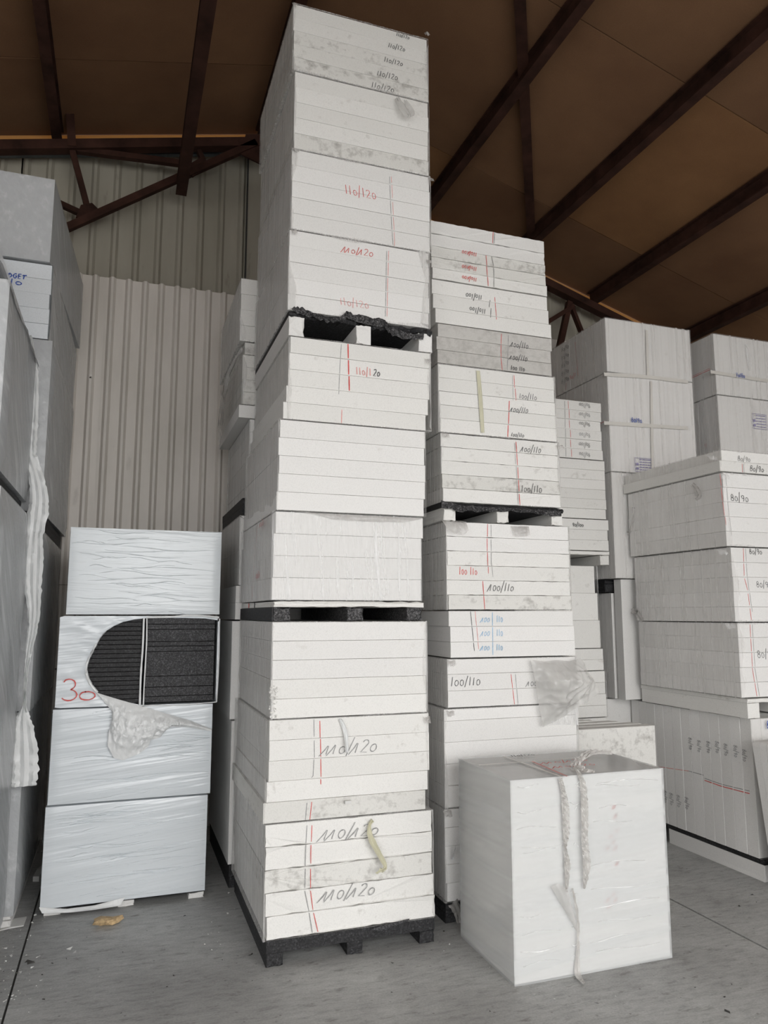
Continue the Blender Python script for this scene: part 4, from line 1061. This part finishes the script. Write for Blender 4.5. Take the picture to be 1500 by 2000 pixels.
# torn flap hanging from the window
A = [at(x, y, 'Y', ly - 0.012) for x, y in ((189, 1353), (225, 1364), (270, 1377), (320, 1392), (370, 1407), (414, 1424))]
B = [at(x, y, 'Y', ly - 0.02) for x, y in ((205, 1372), (224, 1396), (212, 1430), (210, 1456), (222, 1480), (240, 1485), (272, 1472), (290, 1458), (286, 1446), (312, 1441), (322, 1420), (365, 1420), (412, 1428))]
V, Fc = crumple_vf(A, B, 110, 44, 0.04, 0.012, (34, 34, 24), (0, -1, 0), 7, edge=0.15)
mesh('torn_flap', V, Fc, M_RIB, w3, smooth=True, label='crumpled flap of torn white film')

# ------------------------------------------------------------------ two wrapped columns at the far left
def film_load(x0, x1, y0, y1, z0, z1, n, label, group, mat=M_MILK, inner=None, faces='LRTBKF', amp=0.015, fr=(3, 3, 2), skew=0.0, name='wrapped_load', axis='Z'):
    p = Pack(x0, x1, y0, y1, z0, z1, n, label, group, inner or M_COOL, axis, jit=0.004, name=name, cat='wrapped load')
    p.film(mat, faces, 0, amp, fr, 0.06, 'stretch_wrap')
    if skew:
        for o in [b[1] for b in p.boards] + [p.wrap]:
            for v in o.data.vertices:
                wy = v.co.y + (p.root.location.y) ; t = (wy - y0) / (y1 - y0)
                if v.co.x > 0: v.co.x += skew * t
    return p
G1, G2 = 'film-wrapped loads of the nearest left column', 'film-wrapped loads of the left column by the wall'
pallet(-1.30, -0.46, 4.49, 5.90, 0.0, 0.06, 'pallet under the left column by the gable wall', 0.02, M_CLEAN, M_CLEAN, seed=51)
a1 = film_load(-1.30, -0.455, 4.49, 5.92, 0.064, 1.08, 22, 'lowest film-wrapped load of the left column by the wall, boards showing as fine lines', G2)
a2 = film_load(-1.30, -0.437, 4.49, 5.93, 1.09, 2.065, 12, 'film-wrapped load just under the black pallet of the left column by the wall', G2)
pallet(-1.29, -0.435, 4.50, 5.92, 2.072, 2.158, 'black pallet with a pale block, between loads of the left column by the wall', 0.03, M_BLACK, M_BLACK, seed=52)
a3 = film_load(-1.30, -0.440, 4.49, 5.93, 2.165, 3.145, 24, 'film-wrapped load of thin boards above the black pallet of the left column by the wall', G2, skew=0.03)
a4 = film_load(-1.30, -0.462, 4.49, 5.93, 3.155, 3.600, 5, 'wrapped load with blue handwriting ending in GET over 10', G2, M_MILK, faces='LRTBK', skew=0.05)
a5 = film_load(-1.32, -0.478, 4.47, 5.93, 3.610, 4.115, 4, 'topmost film-hooded load of the left column by the wall', G2, skew=0.09, amp=0.01)
write(a4, 'BUDGET', -2, 539, 8.5, M_BLUE, slant=0.1, wide=1.15, lw=0.0055); write(a4, '10', 19, 554, 10, M_BLUE, slant=0, wide=2.3, lw=0.0055)
pallet(-1.40, -0.52, 3.42, 4.40, 0.0, 0.06, 'pallet under the nearest film-wrapped left column', 0.02, M_CLEAN, M_CLEAN, seed=53)
c1 = film_load(-1.42, -0.495, 3.40, 4.42, 0.064, 2.125, 14, 'tall lower film-wrapped load of the nearest left column', G1)
pallet(-1.41, -0.53, 3.42, 4.40, 2.132, 2.200, 'dark pallet between the loads of the nearest left column', 0.02, M_BLACK, M_BLACK, seed=54)
c2 = film_load(-1.42, -0.515, 3.40, 4.42, 2.207, 3.02, 8, 'upper film-wrapped load of the nearest left column with draped film on top', G1)
c3 = film_load(-1.42, -0.76, 3.40, 4.42, 3.03, 3.50, 4, 'small topmost load under the draped film of the nearest left column', G1)
A = [Vector((-0.78, y, 3.53)) for y in (3.38, 3.8, 4.2, 4.44)]
B = [Vector((-0.500, y, 2.96)) for y in (3.38, 3.8, 4.2, 4.44)]
V, Fc = crumple_vf(A, B, 26, 16, 0.0, 0.012, (3, 3, 14), (1, 0, 0.4), 5, edge=1)
o = mesh('draped_film', V, Fc, M_MILK, smooth=True, label='milky film sheet draped down the side of the nearest left column', loc=(-0.6, 3.9, 3.0)); o['category'] = 'film'
A = [at(x, y, 'Y', 4.43) for x, y in ((-5, 470), (20, 545), (45, 625), (60, 662))]
B = [at(x, y, 'Y', 4.44) for x, y in ((-5, 640), (15, 650), (35, 680), (56, 705))]
V, Fc = crumple_vf(A, B, 24, 12, 0.01, 0.012, (10, 10, 10), (0, -1, 0), 6, edge=0.6)
o = mesh('draped_film', V, Fc, M_MILK, smooth=True, label='loose film pulled towards the wall above the long white tail', loc=(-0.6, 4.43, 3.2)); o['category'] = 'film'
# long white tail of film hanging down between the columns
def tail(ptsw, seed, y=4.36):
    P = [at(x, yy, 'Y', y + 0.01 * math.sin(i)) for i, (x, yy, w) in enumerate(ptsw)]
    return strip3(P, [w * y / F * 0.96 for _, _, w in ptsw], (1, 0, 0), 0.010, 7, 7, seed=seed)
V, Fc = tail([(58, 655, 7), (62, 690, 12), (64, 740, 20), (61, 800, 25), (58, 850, 26), (58, 888, 24), (70, 930, 26), (76, 970, 32), (74, 1002, 36), (68, 1050, 26), (66, 1090, 34), (64, 1140, 30), (66, 1190, 22), (63, 1230, 17), (57, 1265, 13), (51, 1310, 8), (48, 1350, 6), (47, 1380, 8), (45, 1410, 28), (47, 1455, 42), (48, 1500, 46), (46, 1536, 42)], 21)
o = mesh('hanging_film', V, Fc, M_RIB, smooth=True, label='long white tail of torn film hanging between the two left columns', loc=(-0.5, 4.36, 1.2)); o['category'] = 'film'

# ------------------------------------------------------------------ row along the gable wall, behind the middle stack
ry, rY = 4.70, 5.70
pallet(0.675, 1.50, 4.695, 5.70, 0.0, 0.125, 'thick black pallet behind the tall middle stack at its left', 0.06, M_BLACK, M_BLACK, jag=0.01, down=0.01, seed=61, group='foam pallets')
def back(x0, x1, z0, z1, n, label, mat=M_FOAM, film=True, dx=None, axis='Z', y0=ry, y1=rY, mats=None, fm=None, faces='LRTBK', lip=0.02, group=G_BACK, heights=None, jit=0.004, amp=0.003):
    p = Pack(x0, x1, y0, y1, z0, z1, n, label, group, mat, axis, dx=dx, mats=mats, heights=heights, jit=jit)
    if film: p.film(fm or M_FILM, faces, lip, amp=amp)
    return p
k1 = back(0.668, 1.50, 0.130, 0.960, 8, 'standing white boards on the thick black pallet behind the tall middle stack', M_CLEAN, False, axis='X')
k2 = back(0.655, 1.50, 0.966, 1.560, 7, 'upright white boards hiding between the hooded load and the tall middle stack', M_CLEAN, False, axis='X')
k2b = back(0.672, 1.50, 1.566, 1.776, 2, 'white boards just below the pale pack behind the middle stack', M_CLEAN, False)
k3 = back(0.690, 1.50, 1.782, 2.215, 4, 'pack below the curved black pallet behind the tall middle stack', M_CLEAN, lip=0.03)
pallet(0.70, 1.50, ry, rY, 2.220, 2.330, 'sagging black pallet behind the tall middle stack', 0.05, M_BLACK, M_BLACK, jag=0.02, down=0.03, seed=62)
k4 = back(0.735, 1.50, 2.336, 2.845, 6, 'narrow white pack above the sagging black pallet behind the middle stack', M_CLEAN, lip=0.015)
k5 = back(0.660, 1.50, 2.850, 2.935, 1, 'single clean board sticking out to the left behind the middle stack', M_CLEAN, False)
k6 = back(0.680, 1.50, 2.940, 3.270, 4, 'grimy torn boards high behind the middle stack', M_STAIN, lip=0.03)
k7 = back(0.690, 1.50, 3.275, 3.355, 1, 'single grubby board under the top pack behind the middle stack', M_STAIN, False)
k8 = back(0.655, 1.50, 3.362, 3.790, 4, 'film-wrapped top pack behind the tall middle stack on its left', M_FOAM, lip=0.05, fm=M_FILMF)
V, Fc = strip3([Vector((0.675, 4.74, 3.33)), Vector((0.62, 4.9, 3.22)), Vector((0.60, 5.0, 3.10)), Vector((0.61, 5.3, 2.86))], [0.03, 0.08, 0.2, 0.3], (0, 1, 0.3), 0.01, 6, 6, seed=4)
mesh('loose_film', V, Fc, M_DIRTYFILM, k7.root, smooth=True)

# 90/100 column, right behind the second stack
n0 = 2.625
def pz(y): return at(1130, y, 'Y', ry).z
h1 = back(n0, 3.36, 0.06, 0.860, 8, 'lowest pack of the column with upside-down 90/100, mostly hidden', M_FOAM, False)
pallet(n0, 3.36, ry, rY, 0.0, 0.055, 'pallet at the foot of the column with upside-down 90/100', 0.02, M_BLACK, M_BLACK, seed=63)
h2 = back(n0, 3.355, 0.866, 1.190, 4, 'pack with four plain boards beside the loose clear sheet', M_FOAM, True, lip=0.01, fm=M_FILMF)
h3 = back(n0, 3.345, 1.196, 1.350, 2, 'two plain boards above the film seam in the column right of the second stack', M_FOAM, False)
h4 = back(n0, 3.315, 1.356, 1.952, 3, 'cream pack with fine upright lines beneath the white-legged pallet', M_FOAM, True, lip=0.01, fm=M_FILMF, dx=[0.015, 0.0, -0.02])
pallet(n0, 3.43, ry - 0.01, rY, 1.962, 2.062, 'pallet with white deck and white legs under the 90/100 boards', 0.028, M_FOAM, M_FOAM, xs=[n0, 2.95, 3.345], rw=0.078, seed=64)
h5 = back(n0, 3.420, 2.068, 2.300, 3, 'three boards with one black 90/100, lying on the white pallet', M_FOAM, False, dx=[0.01, 0.005, 0.02])
h6 = back(n0, 3.425, 2.306, 2.752, 6, 'six plain grubby boards beneath the upside-down 90/100 ones', M_FOAM, False, jit=0.008)
h7 = back(n0, 3.410, 2.758, 3.205, 6, 'six grubby boards with upside-down 90/100 written on each', M_FOAM, False, jit=0.008)
for i, y in enumerate((789, 808, 826, 847, 866, 885)):
    write(h7, '90/100', 1153, y, 8, M_PENCIL, slant=0.15, flip=True, wide=0.85, lw=0.0035)
rule(h7, [(1110, 783), (1117, 896)], M_RED, 0.003); rule(h7, [(1103, 783), (1106, 896)], M_PENCIL, 0.003)
write(h5, '90/100', 1118, 1028, 7, M_INK, slant=0.1, wide=1.0, lw=0.004)

# 80/90 tower
t0, t1 = 3.482, 4.300
lw0 = 3.56
e0 = back(3.50, 4.28, 0.0, 0.962, 9, 'upright boards at the foot of the tower marked 80/90', M_CLEAN, True, axis='Y', y0=4.92, fm=M_SMOOTH, faces='LT', lip=0)
e1 = back(3.545, 4.28, 0.970, 1.760, 1, 'tall pack with faded red writing under a black pallet, left of the right-hand stack', M_CLEAN, True, y0=4.85, faces='LRT', lip=0, fm=M_SMOOTH)
e1b = back(lw0, 4.28, 0.970, 1.862, 1, 'white slab stood on edge beside the right-hand stack with two red ticks', M_CLEAN, False, y0=4.745, y1=4.83)
pallet(3.49, 4.28, 4.85, rY, 1.766, 1.862, 'black pallet under the tower marked 80/90', 0.03, M_BLACK, M_BLACK, seed=66)
e2 = back(t0, t1, 1.868, 2.675, 9, 'upright-board pack of the 80/90 tower standing on the black pallet', M_CLEAN, True, axis='Y', fm=M_SMOOTH, faces='LRTBKF', lip=0)
e3 = back(t0, t1, 2.681, 3.462, 9, 'upright-board pack marked with a blue 80/90 and a purple stamp', M_CLEAN, True, axis='Y', fm=M_SMOOTH, faces='LRTBKF', lip=0)
e4 = back(t0, t1, 3.468, 3.905, 2, 'topmost pack of the tower marked 80/90', M_CLEAN, True, axis='Y', fm=M_SMOOTH, faces='LRTBKF', lip=0)
write(e3, '80190', 1231, 825, 9, M_BLUE, slant=0, wide=0.85, lw=0.005, gap=0.016)
for i in range(5):
    write(e4, '80/90', 1097, 682 + i * 15.5 + 6, 8, M_INK, 'X', 0.1, lw=0.004)
write(e4, '90/7', 1113, 742, 8, M_RED, 'X', 0.1, lw=0.004); rule(e4, [(1123, 668), (1129, 735)], M_RED, 0.004, 'X'); rule(e4, [(1106, 748), (1105, 762)], M_RED, 0.004, 'X')
def stamp(pk, cx_, cy_, w, h, rows=5):
    p = at(cx_, cy_, 'Y', pk.b[2]); y = pk.b[2] - 0.0115; parts = []
    def rect(a, b, c, d): parts.append(([(p.x + a, y, p.z + c), (p.x + b, y, p.z + c), (p.x + b, y, p.z + d), (p.x + a, y, p.z + d)], [(0, 1, 2, 3)]))
    t = 0.003
    rect(-w, w, -h, -h + t); rect(-w, w, h - t, h); rect(-w, -w + t, -h, h); rect(w - t, w, -h, h)
    rnd = random.Random(int(cx_))
    for r in range(rows):
        z = -h + (r + 0.7) * 2 * h / (rows + 0.5); x = -w * 0.5
        while x < w * 0.85:
            l_ = rnd.uniform(0.008, 0.03); rect(x, min(x + l_, w * 0.9), z, z + 0.007); x += l_ + 0.006
    rect(-w * 0.88, -w * 0.62, -h * 0.1, h * 0.25); rect(-w * 0.88, -w * 0.62, -h * 0.7, -h * 0.4)
    mesh('ink_stamp', *merge(parts), M_STAMP, pk.boards[0][1], label='purple printed stamp of small illegible lines')
stamp(e3, 1257, 909, 0.088, 0.055)
rule(e3, [(1171, 828), (1183, 822)], M_RED, 0.004, 'X')
for x in (1222, 1266, 1282): 
    pass
for pk, (ya, yb) in ((e3, (828, 836)), (e4, (733, 746))):       # bands where the wraps overlap
    P = [at(1180, ya - 2, 'Y', ry - 0.014), at(1262, ya + 3, 'Y', ry - 0.014), at(1344, yb, 'Y', ry - 0.014)]
    V, Fc = strip3(P, [0.028, 0.03, 0.028], (0, 0, 1), 0.001, 4, 6, seed=2); mesh('wrap_band', V, Fc, M_TAPEW, pk.root, smooth=True)
for pk, (xa_, ya, yb) in ((e4, (1263, 645, 735)), (e3, (1272, 745, 925)), (e2, (1272, 930, 950))):
    P = [at(xa_, ya, 'Y', ry - 0.013), at(xa_ + 3, yb, 'Y', ry - 0.013)]
    V, Fc = strip3(P, [0.02, 0.024], (1, 0, 0), 0.001, 4, 6, seed=3); mesh('film_seam', V, Fc, M_TAPEW, pk.root, smooth=True)

# 70/80 tower at the right edge
f0 = back(4.55, 5.38, 0.0, 1.15, 1, 'hidden bottom pack of the 70/80 tower', M_CLEAN, False, axis='Y')
f1 = back(4.55, 5.38, 1.156, 2.36, 1, 'hidden middle pack of the 70/80 tower', M_CLEAN, False, axis='Y')
f2 = back(4.548, 5.38, 2.366, 3.385, 9, 'upright-board pack marked 70/80 at the right edge with a purple stamp', M_CLEAN, True, axis='Y', faces='LRTBKF', lip=0, fm=M_SMOOTH)
f3 = back(4.545, 5.38, 3.392, 3.912, 7, 'topmost pack of the 70/80 tower at the right edge', M_CLEAN, True, axis='Y', faces='LRTBKF', lip=0, fm=M_SMOOTH)
write(f2, '70180', 1435, 737, 8, M_BLUE, slant=0, wide=0.85, lw=0.005, gap=0.016)
stamp(f2, 1482, 824, 0.075, 0.065)
rule(f3, [(1345, 741), (1387, 722)], M_RED, 0.005, 'X'); rule(f3, [(1345, 738), (1387, 719)], M_RED, 0.003, 'X')
for (x, y) in ((1356, 885), (1377, 875)): write(f2, '9', x, y, 9, M_RED, 'X', 0, lw=0.005)
for (x, y) in ((1350, 752), (1371, 744)): write(f2, '8', x, y, 9, M_INK, 'X', 0, lw=0.004)
V, Fc = strip3([at(1388, 726, 'Y', ry - 0.013), at(1500, 744, 'Y', ry - 0.013)], [0.028, 0.028], (0, 0, 1), 0.001, 4, 6, seed=2); mesh('wrap_band', V, Fc, M_TAPEW, f3.root, smooth=True)
V, Fc = strip3([at(1457, 672, 'Y', ry - 0.016), at(1463, 695, 'Y', ry - 0.02), at(1465, 724, 'Y', ry - 0.016)], [0.02, 0.05, 0.02], (1, 0, 0), 0.004, 4, 6, seed=2); mesh('film_seam', V, Fc, M_FILMF, f3.root, smooth=True)

# ------------------------------------------------------------------ right-hand stack
gy, gY = 3.72, 4.67
g0 = pallet(3.735, 4.56, gy, gY - 0.1, 0.0, 0.128, 'pallet with thin black deck and long white runner at the lower right', 0.030, M_BLACK, M_CLEAN, seed=71)
v0 = Pack(3.720, 4.55, gy + 0.02, 4.90, 0.132, 0.955, 13, 'pack of upright boards with sideways 80/90 writing, lowest in the right-hand stack', G_RIGHT, M_CLEAN, 'Y', jit=0.006)
v0.film(M_SMOOTH, 'F', 0, 0.01)
for i, (x, y) in enumerate(((1450, 1463), (1433, 1455), (1414, 1452), (1397, 1447), (1380, 1447), (1362, 1445), (1345, 1440))):
    write(v0, '80/90', x, y, 9, M_PENCIL, 'X', 0.05, wide=0.75, lw=0.0035, vert=True)
for (x, y) in ((1338, 1556), (1322, 1552), (1308, 1548), (1296, 1543)):
    write(v0, '80/90', x, y, 9, M_PENCIL, 'X', 0.05, wide=0.75, lw=0.0035, vert=True)
def hrule(pk, pts, mat, lw=0.004):
    P = [at(*p, 'X', pk.b[0]) for p in pts]
    for q, o in pk.boards:
        seg = []
        for i in range(81):
            t = i / 80 * (len(P) - 1); k = min(int(t), len(P) - 2); v = P[k].lerp(P[k + 1], t - k)
            if q[2] + .001 <= v.y <= q[3] - .001: seg.append(v)
        if len(seg) < 2: continue
        V, Fc = ribbon_flat([[(v.y, v.z) for v in (seg[0], seg[-1])]], lw, lambda a, b: (q[0] - 0.001, a, b))
        mesh('marker_line', V, Fc, mat, o, label=LBL[mat.name] + ' marker line')
hrule(v0, [(1170, 1480), (1290, 1498), (1345, 1506)], M_PINK); hrule(v0, [(1345, 1506), (1374, 1514)], M_PENCIL)
hrule(v0, [(1376, 1524), (1410, 1536), (1464, 1550)], M_RED, 0.005); hrule(v0, [(1376, 1520), (1410, 1532), (1464, 1545)], M_PENCIL)
write(v0, '8', 1493, 1422, 16, M_BLUE, slant=0, lw=0.006, gap=0.020)
g1 = pallet(3.675, 4.50, gy - 0.01, gY + 0.05, 0.962, 1.082, 'white pallet under the three wrapped packs of the right-hand stack', 0.026, M_FOAM, M_FOAM, xs=[3.675, 4.05, 4.40], rw=0.095, seed=73)
r1 = Pack(3.645, 4.46, gy, gY, 1.088, 1.545, 5, 'wrapped pack just above the white pallet of the right-hand stack', G_RIGHT, M_CLEAN)  .film(M_SMOOTH, lip=0.05)
r2 = Pack(3.632, 4.45, gy, gY, 1.553, 2.020, 5, 'middle wrapped pack of the right-hand stack, two 80/90 on its front', G_RIGHT, M_CLEAN)  .film(M_SMOOTH, lip=0.05)
r3 = Pack(3.600, 4.42, gy, gY, 2.028, 2.500, 5, 'wrapped pack with two film tears, second from top of the right-hand stack', G_RIGHT, M_CLEAN)  .film(M_SMOOTH, lip=0.05)
r4 = Pack(3.585, 4.44, gy - 0.01, gY + 0.02, 2.507, 2.645, 2, 'two white boards lying on top of the right-hand stack, 80/90 on both', G_RIGHT, M_FOAM, dx=[-0.01, 0.01])  .film(M_SMOOTH, lip=0.03)
write(r4, '80/90', 1441, 900, 10, M_PENCIL, slant=0.1, lw=0.003); write(r4, '80/90', 1465, 920, 11, M_INK, slant=0.1, lw=0.003)
write(r3, '80/90', 1428, 978, 14, M_INK, slant=-0.1, lw=0.003); write(r2, '80/90', 1464, 1082, 10, M_INK, slant=-0.05, lw=0.003); write(r2, '80/90', 1478, 1147, 12, M_INK, slant=-0.1, lw=0.003); write(r1, '80/90', 1480, 1285, 14, M_INK, slant=-0.1, lw=0.003)
rule(r4, [(1450, 906), (1451, 923)], M_RED, 0.0025); rule(r4, [(1453, 906), (1454, 923)], M_PENCIL, 0.0025)
rule(r3, [(1406, 925), (1412, 980), (1418, 1025)], M_RED, 0.003); rule(r3, [(1417, 927), (1424, 1000), (1429, 1045)], M_PENCIL, 0.0025)
rule(r2, [(1452, 1071), (1454, 1130), (1460, 1150), (1468, 1214)], M_RED, 0.003); rule(r2, [(1456, 1071), (1460, 1130), (1469, 1195)], M_PENCIL, 0.0025)
rule(r1, [(1465, 1217), (1469, 1300), (1479, 1364)], M_RED, 0.003); rule(r1, [(1469, 1217), (1474, 1300), (1484, 1362)], M_PENCIL, 0.0025)
def slit(pk, pts, ws, seed, nm='film_tear'):
    P = [at(x, y, 'X', pk.b[0] - 0.014) for x, y in pts]
    V, Fc = strip3(P, ws, (0, 1, 0.4), 0.006, 5, 6, seed=seed); mesh(nm, V, Fc, M_DIRTYFILM, pk.root, smooth=True, label='dirty crumpled tear in the film')
slit(r3, [(1352, 945), (1360, 955), (1366, 968), (1358, 975)], [0.03, 0.045, 0.05, 0.02], 3)
slit(r3, [(1237, 990), (1236, 1010), (1231, 1038), (1226, 1044)], [0.03, 0.015, 0.02, 0.05], 4)
slit(r2, [(1233, 1193), (1245, 1198), (1255, 1213)], [0.04, 0.06, 0.03], 5)
for pk, x, y in ((r3, 1412, 926), (r2, 1408, 1073), (r1, 1422, 1218), (r4, 1388, 890)): tuft(pk, x, y, 0.08, 0.035, M_FILMF, seed=int(y))
# white pack leaning against the right-hand stack at the frame edge
tp = at(1468, 1447, 'Y', 3.64); bt = at(1512, 1733, 'Z', 0.003)
lean = empty('leaning_pack', bt, 'smooth white pack leaning against the foot of the right-hand stack at the right edge', 'leaning pack')
hv = (tp - bt); nrm = Vector((1, 0, 0)).cross(hv).normalized()
if nrm.y > 0: nrm = -nrm
Wd, Th = 0.70, 0.16
def lslab(t0_, t1_, ins, nm, mat):
    V = []
    sd = hv.normalized()
    n_s = 6
    prof = []
    for (u, w) in ((0, 0), (1, 0), (1, 1), (0, 1)):
        prof.append((u, w))
    r_ = 0.03
    ring = []
    for cx_, cz_, a0 in ((r_, r_, 180), (Wd - r_, r_, 270), (Wd - r_, hv.length - r_, 0), (r_, hv.length - r_, 90)):
        for k in range(5):
            a = math.radians(a0 + 22.5 * k); ring.append((cx_ + r_ * math.cos(a), cz_ + r_ * math.sin(a)))
    m_ = len(ring)
    for t in (t0_, t1_):
        for a, b in ring: V.append(bt + Vector((1, 0, 0)) * a + sd * b + nrm * t)
    Fc = [tuple(range(m_)), tuple(range(2 * m_ - 1, m_ - 1, -1))] + [(i, i + m_, (i + 1) % m_ + m_, (i + 1) % m_) for i in range(m_)]
    mesh(nm, V, Fc, mat, lean)
for i in range(3):
    lslab(0.001 + i * 0.05, 0.049 + i * 0.05, 0, 'board', M_CLEAN)
# standing pack behind the block
mid_y = 4.0
for i in range(1): pass
mp = Pack(2.60, 3.178, 3.96, 4.045, 0.0, 0.915, 1, 'grubby white slab pack standing upright behind the block, front slab', None, M_STAIN, 'Y', name='standing_boards', cat='board pack')
xe = [3.11, 3.09, 3.02, 3.00]
V0 = []
for i, xr in enumerate((3.150, 3.135, 3.06, 3.05, 2.93, 2.92)):
    ya = 4.05 + i * 0.052
    V, Fc = board_vf(2.60, xr, ya, ya + 0.048, 0.0, 0.915 - 0.004 * (i % 2), nx=6, seed=i)
    o = mesh('board', V, Fc, M_FOAM, mp.root)

# ------------------------------------------------------------------ small things on the floor
c = at(207, 1806, 'Z', 0); rnd = random.Random(5)
bm = bmesh.new(); bmesh.ops.create_icosphere(bm, subdivisions=2, radius=1)
for v in bm.verts:
    k = 1 + 0.6 * noise.noise(v.co * 1.3 + Vector((3, 1, 2))) + 0.3 * noise.noise(v.co * 4)
    v.co = Vector((v.co.x * 0.062 * k * (1.15 if v.co.x > 0 else 0.95), v.co.y * 0.036 * k, max(0, (v.co.z * 0.024 * k) + 0.018)))
me = bpy.data.meshes.new('foam_lump'); bm.to_mesh(me); bm.free(); me.materials.append(M_STONE)
o = bpy.data.objects.new('foam_lump', me); COL.objects.link(o); o.location = c; o.rotation_euler = (0, 0, 0.25)
o['label'] = 'ochre broken foam lump on the floor before the white-wrapped load'; o['category'] = 'debris'
def scrap(name, pts, label, mat, t=0.004, cat='debris'):
    P = [at(x, y, 'Z', 0.002) for x, y in pts]; n_ = len(P)
    V = P + [p + Vector((0, 0, t + 0.004 * (i % 2))) for i, p in enumerate(P)]
    o = mesh(name, V, [tuple(range(n_)), tuple(range(2 * n_ - 1, n_ - 1, -1))] + [(i, i + n_, (i + 1) % n_ + n_, (i + 1) % n_) for i in range(n_)], mat, label=label, loc=P[0]); o['category'] = cat
scrap('paper_scrap', [(-6, 1820), (20, 1814), (46, 1809), (52, 1793), (30, 1795), (18, 1799), (-6, 1806)], 'flat white scrap lying at the left edge of the frame', M_SCRAP)
scrap('film_scrap', [(64, 1722), (72, 1708), (80, 1700), (82, 1712), (76, 1722)], 'crumpled pale film scrap left of the white-wrapped load', M_SCRAP, 0.03)
# crumbs: too many and too small to count
parts = []; rnd = random.Random(9)
def crumb(p, s):
    vv = [p + Vector((rnd.uniform(-1, 1) * s, rnd.uniform(-1, 1) * s, abs(rnd.uniform(0.1, 1)) * s)) for _ in range(5)]
    parts.append((vv, [(0, 1, 2), (0, 2, 3), (0, 3, 4), (1, 4, 2), (2, 4, 3), (0, 4, 1)]))
for i in range(300):
    if i < 170: p = at(rnd.uniform(20, 130), rnd.uniform(1660, 1800) , 'Z', 0.001) if rnd.random() < .5 else at(40 + rnd.gauss(0, 22), rnd.uniform(1800, 1960), 'Z', 0.001)
    elif i < 210: p = at(rnd.uniform(395, 480), rnd.uniform(1700, 1860), 'Z', 0.001)
    else: p = Vector((rnd.uniform(-0.6, 3.6), rnd.uniform(2.4, 4.2), 0.001))
    crumb(p, rnd.choice((0.003, 0.004, 0.005, 0.009 if i < 170 else 0.005)))
for x, y, s in ((135, 1858, .018), (145, 1861, .010), (75, 1870, .012), (448, 1746, .012), (445, 1785, .010), (876, 1845, .008), (1044, 1944, .008), (1326, 1918, .012)):
    crumb(at(x, y, 'Z', 0.001), s)
o = mesh('foam_crumbs', *merge(parts), M_SCRAP); o['kind'] = 'stuff'; o['label'] = 'white foam crumbs scattered over the concrete floor'; o['category'] = 'debris'
parts = []
for i in range(90):
    p = Vector((rnd.uniform(-0.6, 3.6), rnd.uniform(2.4, 4.4), 0.001)); crumb(p, rnd.choice((0.004, 0.005, 0.008)))
for x, y, s in ((490, 1868, .014), (1422, 1980, .016), (60, 1885, .02), (55, 1883, .016), (1165, 1960, .01)): crumb(at(x, y, 'Z', 0.001), s)
o = mesh('dark_grit', *merge(parts), M_JOINT); o['kind'] = 'stuff'; o['label'] = 'dark grit scattered over the concrete floor'; o['category'] = 'debris'
